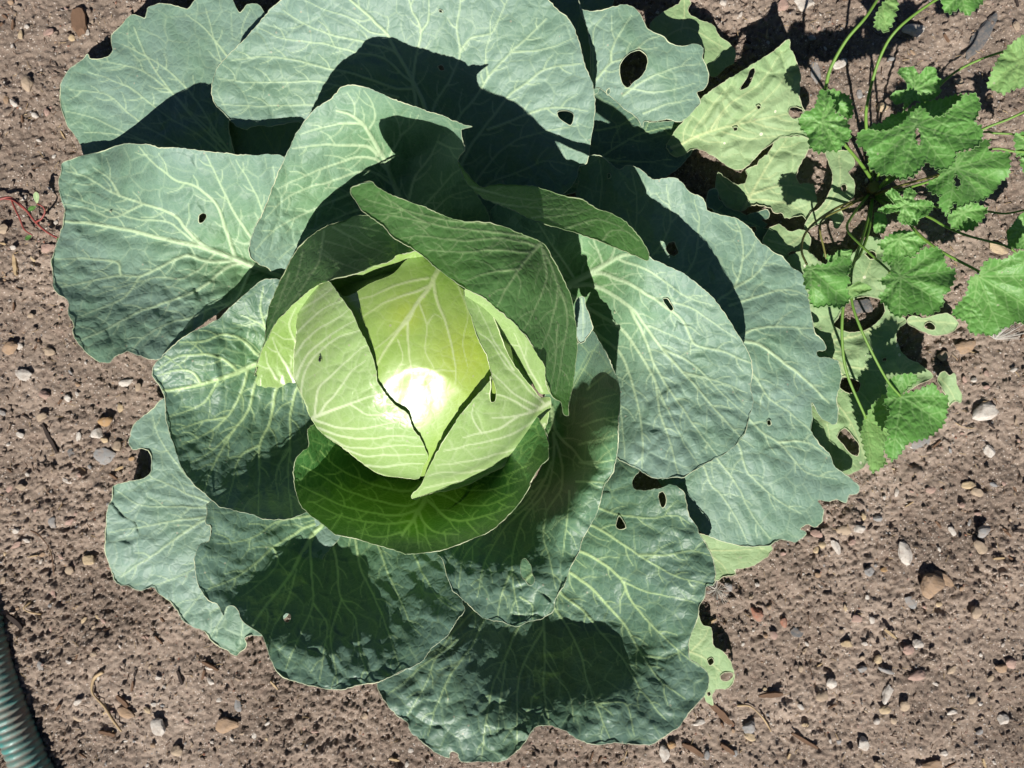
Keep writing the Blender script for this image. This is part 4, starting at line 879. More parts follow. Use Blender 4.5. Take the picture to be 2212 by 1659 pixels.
H3 = sheet(P('1002,627 1010,628 1026,636 1047,649 1064,679 1082,726 1099,769 1125,808 1147,834 1168,859 1180,857 1189,859 1191,872 1186,893 1181,915 1168,942 1151,967 1126,986 1099,1001 1078,1013 1056,1023 1022,1042 995,1052 970,1059 927,1066 910,1071 896,1079 888,1074 892,1064 900,1058 912,1044 923,1018 935,993 948,970 961,949 976,925 991,902 1010,878 1030,855 1045,838 1060,820 1063,812 1059,797 1052,769 1040,748 1030,726 1017,683 1006,653'),
    [(1002,627,1.5),(1047,649,1.5),(1082,726,1.2),(1125,808,0.9),(1168,859,1.1),(1189,865,1.5),(1181,915,0.8),(1126,986,0.35),(1056,1023,0.3),(970,1059,0.8),(892,1074,2.4),(912,1044,1.9),(948,970,1.5),(991,902,1.35),(1045,838,1.3),(1060,810,1.4),(1052,769,1.5),(1017,683,1.6),(1080,930,0.7),(1010,990,0.8),(1090,860,0.8)],
    [(9, P('1189,870 1160,885 1133,894 1100,900 1064,902')), (6, P('1182,876 1150,850 1125,821 1095,790 1056,735 1035,720')), (6, P('1170,882 1110,850 1080,820 1062,806')), (5, P('1110,800 1070,740 1050,700 1030,660')), (6, P('1150,890 1110,865 1085,855 1050,850')), (6, P('1120,898 1080,925 1040,935 1000,945')),
     (6, P('1175,895 1120,930 1070,950 1000,965 960,975')), (6, P('1178,915 1120,965 1060,985 990,1000 945,1005')), (5, P('1150,965 1080,1005 1000,1022 950,1020 925,1030')), (5, P('1099,1001 1030,1032 960,1045 915,1055')), (4, P('1040,935 1020,900 1025,870'))],
    [P('1060,812 1066,822 1072,850 1068,868 1061,869 1058,850 1060,838')],
    headoff=1, branch=False, quilt=0.8, warp=0.9, wave=0.8, mat=M_HEAD, base=(1189,870), young=[(1060,750,60,.4)], netw=1.0, cell=32, edge=1.3, tube=0.0004, stretch=1.3)
build_leaf('head_leaf', [H3], CAB, 'right head leaf folded to a point at the bottom')

# ------------------------------------------------------------------ mallow weed
rx, ry, _ = wpos(1885, 412, 0.0)
MAL = empty('mallow_weed', (rx, ry, 0))
tag(MAL, 'mallow weed with lobed toothed leaves on long stalks right of the cabbage', 'weed')

def mallow_leaf(outline, center, z, tilt=(0, 0), mat=None, holes=(), fold=0.0, nv=8, sp=1.8, teeth=(12.0, 7.0), label=None, ctrl=None, quilt=1.6):
    cu, cv = center
    a = np.array(outline)
    r = np.hypot(a[:, 0] - cu, a[:, 1] - cv); R = r.max()
    if ctrl is None:
        ctrl = [(cu, cv, z - 0.25)]
        for k in range(12):
            i = int(k * len(a) / 12); du, dv = a[i] - np.array(center)
            ctrl.append((a[i][0], a[i][1], z + tilt[0] * du / 100 + tilt[1] * dv / 100 + 0.55 * math.sin(k * 2.1 + cu) + fold * abs(du) / 100))
    ang = np.arctan2(a[:, 1] - cv, a[:, 0] - cu)
    order = np.argsort(ang)
    veins = []
    used = []
    for i in np.argsort(-r):
        if all(abs((ang[i] - b + math.pi) % (2 * math.pi) - math.pi) > 0.48 for b in used):
            used.append(ang[i])
            p = a[i]; m = np.array([cu, cv]) * 0.5 + p * 0.5
            e = np.array([cu, cv]) * 0.06 + p * 0.94
            veins.append((3.0, [(cu, cv), tuple(m + np.array([random.uniform(-2, 2), random.uniform(-2, 2)])), tuple(e)]))
            d = p - np.array([cu, cv]); nn = np.array([-d[1], d[0]])
            for f in (0.25, 0.45, 0.65):
                for s in (-1, 1):
                    q0 = np.array([cu, cv]) + d * f; q1 = q0 + d * 0.2 + nn * s * 0.22
                    veins.append((1.8, [tuple(q0), tuple(q1)]))
        if len(used) >= nv: break
    s = sheet(outline, ctrl, veins, holes, sp=sp, quilt=quilt * 0.7, cell=18, warp=2.0, wave=2.5, sharp=True, pleat=((cu, cv, R), used, 5.5 * min(1, R / 70)), mat=mat or M_MALLOW, teeth=teeth, edge=0.8, edgef=8, tube=0.00022, branch=False, netw=0.2, veinw=1.0)
    o = build_leaf('leaf', [s], MAL, label)
    return o

mallow_leaf(P('1050,1350 1150,1300 1300,1310 1390,1400 1330,1470 1280,1530 1180,1540 1080,1590 1010,1560 1030,1480 980,1420','ma'), P('1160,1370','ma')[0], 5.0)
mallow_leaf(P('1560,1190 1650,1110 1780,1060 1860,1100 1910,1110 1870,1200 1790,1290 1720,1310 1600,1280','ma'), P('1700,1150','ma')[0], 7.0)
mallow_leaf(P('900,450 940,400 1000,400 1080,330 1200,300 1340,220 1500,195 1620,160 1740,150 1760,260 1600,330 1500,370 1400,360 1200,450 1000,475','ma'), P('1300,400','ma')[0], 11.5, mat=M_MALLOW)
mallow_leaf(P('950,1150 1040,1160 1060,1230 1030,1330 950,1320 940,1240','ma'), P('1000,1170','ma')[0], 4.0, teeth=(8, 3))
mallow_leaf(P('530,120 610,110 740,170 770,260 765,340 730,370 650,320 600,280 540,200','ma'), P('560,180','ma')[0], 9.0)
mallow_leaf(P('480,120 530,115 570,165 615,210 610,300 680,340 720,380 750,460 745,530 690,580 640,640 560,630 480,650 395,600 390,500 330,450 305,370 350,310 440,270 470,200','ma'), P('510,378','ma')[0], 12.0, tilt=(0.5, 0.8))
mallow_leaf(P('1400,900 1500,850 1490,790 1630,720 1650,650 1780,620 1800,560 1930,530 1900,640 2090,640 2095,720 2090,830 2010,900 1960,970 1880,1040 1780,1060 1660,1110 1630,1060 1560,1180 1520,1130 1480,1070 1520,1010 1440,990 1395,950','ma'), P('1637,775','ma')[0], 12.0, tilt=(-0.5, 1.0), holes=[P('1632,820 1660,860 1680,900 1650,960 1625,900','ma')])
mallow_leaf(P('800,510 830,460 910,445 980,460 1090,450 1180,400 1250,320 1330,255 1390,290 1420,345 1540,340 1620,240 1700,180 1790,135 1825,180 1850,250 1820,330 1790,390 1850,420 1865,480 1850,560 1780,610 1700,630 1640,640 1630,720 1560,790 1450,780 1390,720 1360,760 1290,840 1180,875 1120,830 1020,840 900,770 910,690 870,620 800,580','ma'), P('1300,415','ma')[0], 15.0, tilt=(0.3, 1.0),
    holes=[P('1292,430 1320,450 1340,520 1338,575 1328,592 1300,540','ma')], label='largest mallow leaf with a narrow slit')
mallow_leaf(P('1340,630 1380,590 1460,580 1450,530 1390,470 1410,440 1500,430 1530,490 1580,430 1640,440 1650,500 1690,520 1660,560 1680,590 1630,640 1560,660 1500,650 1460,690 1430,710 1440,660 1380,680','c3'), P('1505,575','c3')[0], 12.0, teeth=(8, 3))
mallow_leaf(P('1970,560 2010,450 2050,370 2110,300 2200,230 2260,200 2330,300 2350,450 2300,560 2190,570 2140,580 2080,610 2020,590','c3'), P('2190,400','c3')[0], 12.5, mat=M_MALLOWPALE)
mallow_leaf(P('1040,990 1100,945 1160,990 1190,1040 1200,960 1250,940 1310,990 1270,1050 1350,1040 1440,1060 1450,1100 1400,1170 1330,1200 1300,1260 1180,1250 1140,1200 1180,1130 1050,1160 970,1130 1060,1080 1130,1090','ma'), P('1200,1100','ma')[0], 9.5, teeth=(7, 4.5), quilt=4, label='crinkled young mallow leaf')
mallow_leaf(P('550,390 630,343 700,370 722,400 640,430 580,457','mb'), P('560,395','mb')[0], 10.0, mat=M_MALLOWPALE, teeth=(9, 1.5), nv=3)
mallow_leaf(P('270,330 280,250 330,240 430,230 500,190 580,190 590,240 560,300 580,350 550,380 575,440 570,480 510,525 430,500 350,520 310,480 305,400 280,380','mb'), P('315,262','mb')[0], 13.0, tilt=(-.6, 0.8))
mallow_leaf(P('765,430 830,390 760,340 840,290 840,230 890,175 990,195 1060,125 1150,125 1185,160 1205,250 1265,270 1260,330 1220,420 1180,430 1190,490 1150,540 1090,570 990,550 900,580 850,560 820,510 770,470','mb'), P('910,320','mb')[0], 12.5, tilt=(0.3, 0.9))
mallow_leaf(P('1240,550 1290,480 1330,440 1350,380 1345,340 1370,315 1430,290 1425,262 1455,225 1490,195 1550,205 1590,200 1620,175 1700,140 1740,180 1800,130 1900,300 1790,430 1800,560 1720,560 1720,620 1650,610 1620,640 1560,650 1560,680 1480,700 1430,680 1400,695 1350,670 1340,610 1260,580','mb'), P('1415,310','mb')[0], 11.0, tilt=(0.2, -.5))
mallow_leaf(P('670,1240 730,1140 800,1080 840,1060 860,1200 830,1350 790,1480 820,1530 760,1580 715,1595 690,1520 660,1420 645,1340','mb'), P('680,1240','mb')[0], 5.5, mat=M_MALLOWPALE, tilt=(-3, 0))
mallow_leaf(P('820,1000 870,960 990,945 1025,990 960,1040 910,1080 1000,1060 1120,1010 1160,1070 1215,1095 1215,1160 1190,1280 1140,1330 1080,1370 1000,1390 950,1405 900,1480 850,1520 820,1480 790,1430 830,1340 800,1280 840,1200 790,1140 820,1100','mb'), P('910,1100','mb')[0], 7.0, tilt=(-1.0, 0.6), label='lowest mallow leaf, folded along its middle')
mallow_leaf(P('1250,100 1300,10 1400,-30 1390,60 1360,160 1320,210 1240,180','c3'), P('1290,0','c3')[0], 13.0, mat=M_MALLOWPALE)
mallow_leaf(P('1680,10 1660,-60 1950,-60 1960,0 1900,60 1850,105 1790,60 1730,90 1690,70','c3'), P('1800,-40','c3')[0], 13.0)
mallow_leaf(P('2145,870 2230,850 2290,900 2280,980 2212,1020 2160,1010','c3'), P('2230,920','c3')[0], 9.0)
mallow_leaf(P('2180,1030 2290,1020 2290,1150 2212,1130','c3'), P('2270,1080','c3')[0], 9.0)
mallow_leaf(P('510,1500 600,1520 640,1470 760,1460 750,1520 650,1560 560,1560','ma'), P('640,1500','ma')[0], 5.0, teeth=(7, 4))
mallow_leaf(P('2100,1500 2180,1400 2260,1340 2290,1500 2220,1620 2110,1600','c3'), P('2200,1480','c3')[0], 6.0, teeth=(7, 4))

M_STEM = simple_material('mallow_stalk', (0.16, 0.30, 0.045), (0.11, 0.22, 0.04), 60, 0.5, 0.4, 0.3)
M_STEMB = simple_material('mallow_stalk_brown', (0.20, 0.17, 0.05), (0.13, 0.16, 0.04), 80, 0.55, 0.4, 0.3)
def stalk(pts, zs, r=0.0012, mat=None):
    p3 = [wpos(u, v, z / 100.0) for (u, v), z in zip(pts, zs)]
    c = curve3(p3)
    me = tube_mesh('stalk', c, np.linspace(r * 1.25, r * 0.9, len(c)), 7, mat or M_STEM)
    return link('stalk', me, MAL)
stalk(P('940,900 850,760 700,580 510,378','ma'), [0.5, 5, 9, 11.6], 0.0015)
stalk(P('925,575 960,440 1060,260 1180,120 1260,0 1300,-60','c3'), [9, 10.5, 12, 13, 13, 12.5], 0.0014)
stalk(P('1225,1150 1190,830 1200,650 1280,370 1400,180 1640,0 1760,-40','c3'), [1, 5, 7.5, 10, 12, 12.8, 12.6], 0.0014)
stalk(P('860,1040 700,1080 550,1160 420,1260 350,1360 335,1480 380,1590','ma'), [1, 4, 6.5, 8.5, 10, 11.5, 12.6], 0.0012, M_STEMB)
stalk(P('860,1020 720,1100 520,1200 490,1300 520,1440 540,1530','ma'), [1, 3, 4.5, 5, 5, 5], 0.0011, M_STEMB)
stalk(P('900,1000 760,1180 720,1290 830,1420 1060,1630 1075,1660','ma'), [0.5, 5, 7, 9, 11, 12.2], 0.0012)
stalk(P('930,1040 870,1300 800,1500 750,1659','ma') + P('570,330 530,520 525,750 560,960 680,1240','mb'), [0.5, 3, 5.5, 7.5, 9, 9.2, 8.5, 7.5, 5.6], 0.0014)
stalk(P('930,1050 900,1300 830,1500','ma') + P('590,250 585,460 640,640 740,850 825,1000 905,1095','mb'), [0.5, 3, 5.5, 8.0, 9, 9.2, 8.5, 7.5, 6.8], 0.0013)
stalk(P('960,1030 1200,1190 1300,1310 1500,1470 1850,1659','ma') + P('1415,310','mb'), [0.5, 5, 6, 7.5, 9.5, 10.8], 0.0014)
stalk(P('960,1010 1390,1180 1550,1270 1750,1350 2050,1430 2160,1500','ma'), [0.5, 4, 5, 5.5, 5.6, 5.8], 0.0012)
stalk(P('950,1000 1180,920 1500,830 1637,775','ma'), [0.5, 5, 9.5, 11.6], 0.0012, M_STEMB)
stalk(P('960,1010 1270,930 1500,850 1900,625 2130,635 2260,640','ma'), [0.5, 4, 6, 8, 8.6, 8.8], 0.0012)
stalk(P('950,980 1200,700 1300,415','ma'), [0.5, 8, 14.5], 0.0014)
stalk(P('960,960 1500,640 1860,450 2060,370 2212,300 2300,250','ma'), [0.5, 6, 9, 10, 11, 12], 0.0013)
stalk(P('960,970 1500,560 1860,472 1950,480 2120,490 2240,520','ma'), [0.5, 5, 7.5, 8, 8.5, 8.8], 0.0011)
stalk(P('1000,1020 1500,1110 1890,1140 2050,1160 2212,1130 2300,1110','ma'), [0.5, 3, 4.5, 5, 5.5, 6], 0.0011)
stalk(P('940,960 1100,500','ma') + P('1505,575 ','c3'), [0.5, 7, 11.6], 0.0012)
stalk(P('1225,1150 1500,760 1690,530 1850,420 2060,340 2200,320','c3'), [0.5, 7, 9.5, 10.5, 11.6, 12.2], 0.0012)
link('root_crown', tube_mesh('root_crown', curve3([wpos(1882, 412, -0.01), wpos(1884, 408, 0.006), wpos(1888, 402, 0.018)]), [0.006]*len(curve3([wpos(1882, 412, -0.01), wpos(1884, 408, 0.006), wpos(1888, 402, 0.018)])), 10, M_STEMB), MAL)

# ------------------------------------------------------------------ small red stemmed weed
M_RED = simple_material('red_stem', (0.30, 0.07, 0.06), (0.20, 0.055, 0.045), 60, 0.45, 0.4, 0.2)
wx, wy, _ = wpos(35, 437, 0)
RW = empty('red_weed', (wx, wy, 0))
tag(RW, 'small creeping weed with thin red stems at the left edge', 'weed')
def rstem(pts, zs, r=0.0011):
    c = curve3([wpos(u, v, z / 100) for (u, v), z in zip(pts, zs)], 0.003)
    link('stem', tube_mesh('stem', c, np.linspace(r, r * 0.7, len(c)), 7, M_RED), RW)
rstem([(-20,428),(0,430),(23,427),(53,450),(77,480),(100,500),(124,514)], [1.2,1.0,1.0,1.2,1.0,0.9,1.1], 0.0015)
rstem([(23,427),(32,450),(43,473),(52,495),(70,508)], [1.0,1.2,1.1,0.9,0.8])
rstem([(77,480),(90,472),(97,458),(93,447),(80,440)], [1.0,1.4,1.6,1.8,2.0])
rstem([(10,429),(30,434),(55,455)], [0.9,1.3,1.2], 0.0009)
for i, (u, v, du, dv) in enumerate([(80,440,-3,-26),(78,446,-18,8),(68,508,-14,10),(124,514,6,12)]):
    px, py = -dv * 0.22, du * 0.22
    o_ = [(u, v), (u + du * .4 + px, v + dv * .4 + py), (u + du * .8 + px, v + dv * .8 + py), (u + du, v + dv), (u + du * .8 - px, v + dv * .8 - py), (u + du * .4 - px, v + dv * .4 - py)]
    build_leaf('leaf', [sheet(o_, [(u, v, 1.9), (u + du, v + dv, 2.3), (u + px * 3, v + py * 3, 1.9)], [(1.5, [(u, v), (u + du * .9, v + dv * .9)])], sp=1.6, quilt=0.2, edge=0.3, warp=0.5, mat=M_OLD if i == 0 else M_MALLOW, tube=0.00012)], RW)

# ------------------------------------------------------------------ garden hose, bottom left
t = NT('teal_hose')
wv = t.noise(30.0, 5, 0.7); dirt = t.math('MULTIPLY', t.math('SUBTRACT', wv, 0.38, True), 3.6, True)
c = t.mixc(t.noise(70.0, 3, 0.5), (0.04, 0.20, 0.18), (0.07, 0.30, 0.27))
c = t.mixc(t.math('MULTIPLY', t.attr('groove'), 0.75), c, (0.12, 0.10, 0.085))
c = t.mixc(dirt, c, (0.20, 0.165, 0.135))
p = t.n('ShaderNodeBsdfPrincipled'); t.l(c, p.inputs['Base Color'])
t.l(t.math('ADD', 0.36, t.math('MULTIPLY', dirt, 0.5)), p.inputs['Roughness'])
bp = t.n('ShaderNodeBump'); bp.inputs['Strength'].default_value = 0.4; bp.inputs['Distance'].default_value = 0.0006
t.l(t.noise(400.0, 4, 0.7), bp.inputs['Height']); t.l(bp.outputs[0], p.inputs['Normal'])
M_HOSE = t.out(p.outputs[0])
hp = curve3([wpos(u, v, z) for u, v, z in [(-420,-300,.006),(-330,200,.006),(-235,580,.006),(-150,900,.006),(-92,1120,.007),(-48,1300,.008),(-13,1440,.009),(24,1550,.010),(74,1670,.010),(152,1820,.008),(262,1980,.008)]], 0.0009)
HRAD = 0.0185
s = np.arange(len(hp)) * 0.0009
L = np.concatenate([[0], np.cumsum(np.linalg.norm(np.diff(hp, axis=0), axis=1))])
ph = L / 0.0076 * 2 * math.pi
rad = HRAD + 0.0005 * np.sin(ph) * (0.5 + vnoise(L * 60, L * 0, 5)) + 0.0004 * fbm(L * 90, L * 0, 2, 8)
me = tube_mesh('garden_hose', hp, rad, 28, M_HOSE)
ga = np.concatenate([np.repeat(np.clip(-np.sin(ph), 0, 1), 28), [0, 0]]).astype(np.float32)
at = me.attributes.new('groove', 'FLOAT', 'POINT'); at.data.foreach_set('value', ga)
hose = link('garden_hose', me)
tag(hose, 'dirty teal ribbed garden hose half sunk in the soil at bottom left', 'hose')

# ------------------------------------------------------------------ stones
def stone_material(name, col, col2, scale, rough, spec, bump, bscale=400):
    t = NT(name)
    c = t.mixc(t.noise(scale, 5, 0.65), col, col2)
    sp_ = t.n('ShaderNodeTexVoronoi'); sp_.inputs['Scale'].default_value = 700.0
    t.l(t.coord(), sp_.inputs['Vector'])
    c = t.mixc(t.math('MULTIPLY', sp_.outputs['Color'], 0.25), c, tuple(x * 0.5 for x in col))
    du = t.math('MULTIPLY', t.math('SUBTRACT', t.noise(160.0, 4, 0.7), 0.44, True), 4.0, True)
    c = t.mixc(t.math('MULTIPLY', du, 0.6), c, (0.33, 0.255, 0.205))
    p = t.n('ShaderNodeBsdfPrincipled'); t.l(c, p.inputs['Base Color'])
    p.inputs['Roughness'].default_value = 0.9; p.inputs['Specular IOR Level'].default_value = 0.2
    bp = t.n('ShaderNodeBump'); bp.inputs['Strength'].default_value = 0.8; bp.inputs['Distance'].default_value = 0.0012
    t.l(t.noise(450.0, 5, 0.75), bp.inputs['Height']); t.l(bp.outputs[0], p.inputs['Normal'])
    return t.out(p.outputs[0])
ST = {
 'white': stone_material('stone_white', (0.66, 0.62, 0.57), (0.50, 0.46, 0.41), 90, 0.8, 0.3, 0.6, 400),
 'beige': stone_material('stone_beige', (0.48, 0.38, 0.28), (0.32, 0.25, 0.18), 90, 0.85, 0.3, 0.6, 400),
 'pink': stone_material('stone_pink', (0.48, 0.34, 0.29), (0.34, 0.22, 0.18), 90, 0.85, 0.3, 0.6, 400),
 'tan': stone_material('stone_tan', (0.42, 0.29, 0.19), (0.30, 0.21, 0.14), 60, 0.8, 0.3, 0.5, 300),
 'grey': stone_material('stone_grey', (0.36, 0.36, 0.36), (0.22, 0.22, 0.22), 70, 0.75, 0.35, 0.5, 350),
 'slate': stone_material('stone_slate', (0.15, 0.16, 0.17), (0.09, 0.095, 0.10), 50, 0.7, 0.35, 0.4, 300),
 'brick': stone_material('stone_brick', (0.38, 0.19, 0.13), (0.28, 0.13, 0.09), 120, 0.85, 0.25, 0.6, 400),
 'orange': stone_material('stone_orange', (0.46, 0.30, 0.15), (0.36, 0.22, 0.11), 90, 0.8, 0.3, 0.5, 400),
 'cream': stone_material('stone_cream', (0.60, 0.48, 0.32), (0.45, 0.34, 0.2), 90, 0.8, 0.3, 0.5, 400),
}
def ico(sub):
    bm = bmesh.new(); bmesh.ops.create_icosphere(bm, subdivisions=sub, radius=1.0)
    co = np.array([v.co[:] for v in bm.verts]); f = np.array([[v.index for v in fc.verts] for fc in bm.faces]); bm.free()
    return co, f
ICO1, ICO2, ICO3 = ico(1), ico(2), ico(3)
def stone_coords(base, rng, angular):
    co, f = base
    k = 8 + int(rng.integers(0, 7))
    pl = rng.normal(size=(k, 3)); pl /= np.linalg.norm(pl, axis=1)[:, None]
    d = rng.uniform(0.5, 0.85, k)
    r = np.ones(len(co))
    for n_, dd in zip(pl, d):
        c_ = co @ n_
        r = np.where(c_ > 0.05, np.minimum(r, dd / np.maximum(c_, 0.05)), r)
    r = angular * r + (1 - angular) * (0.8 + 0.2 * r)
    ph = rng.uniform(0, 6, 3)
    r = r * (1 + 0.05 * np.sin(co[:, 0] * 4 + ph[0]) + 0.05 * np.sin(co[:, 1] * 5 + ph[1]) + 0.03 * np.sin(co[:, 2] * 9 + co[:, 0] * 7 + ph[2]))
    return co * r[:, None], f
def stone(u, v, ru, rv, kind, ang=0.0, flat=0.55, label=None, group=None, angular=0.7, name='stone', z0=0.0):
    x, y, _ = wpos(u, v, 0.0); s_ = CAM_H / F_PX
    co, f = stone_coords(ICO3 if max(ru, rv) > 9 else ICO2, RNG, angular)
    co = co * np.array([ru * s_ * 1.3, rv * s_ * 1.3, min(ru, rv) * s_ * flat * 1.2])
    a = math.radians(ang); ca, sa = math.cos(a), math.sin(a)
    co = np.c_[co[:, 0] * ca - co[:, 1] * sa, co[:, 0] * sa + co[:, 1] * ca, co[:, 2]]
    h = gz(x, y) + min(ru, rv) * s_ * flat * 0.8 + 0.0012 + z0
    co = co + np.array([x, y, h])
    o = link(name, mesh_from(name, co, None, f, mats=[ST[kind]], smooth=(angular < 0.5)))
    tag(o, label, 'stone', group); return o
LR = lambda x, y: (1474.7 + x / 3, 1106 + y / 3)
LL = lambda x, y: (x / 3, 1106 + y / 3)
C4 = lambda x, y: (x / 3, 553 + y / 3)
C1 = lambda x, y: (x / 3, y / 3)
C3 = lambda x, y: (1474.7 + x / 3, y / 3)
C6 = lambda x, y: (1474.7 + x / 3, 553 + y / 3)
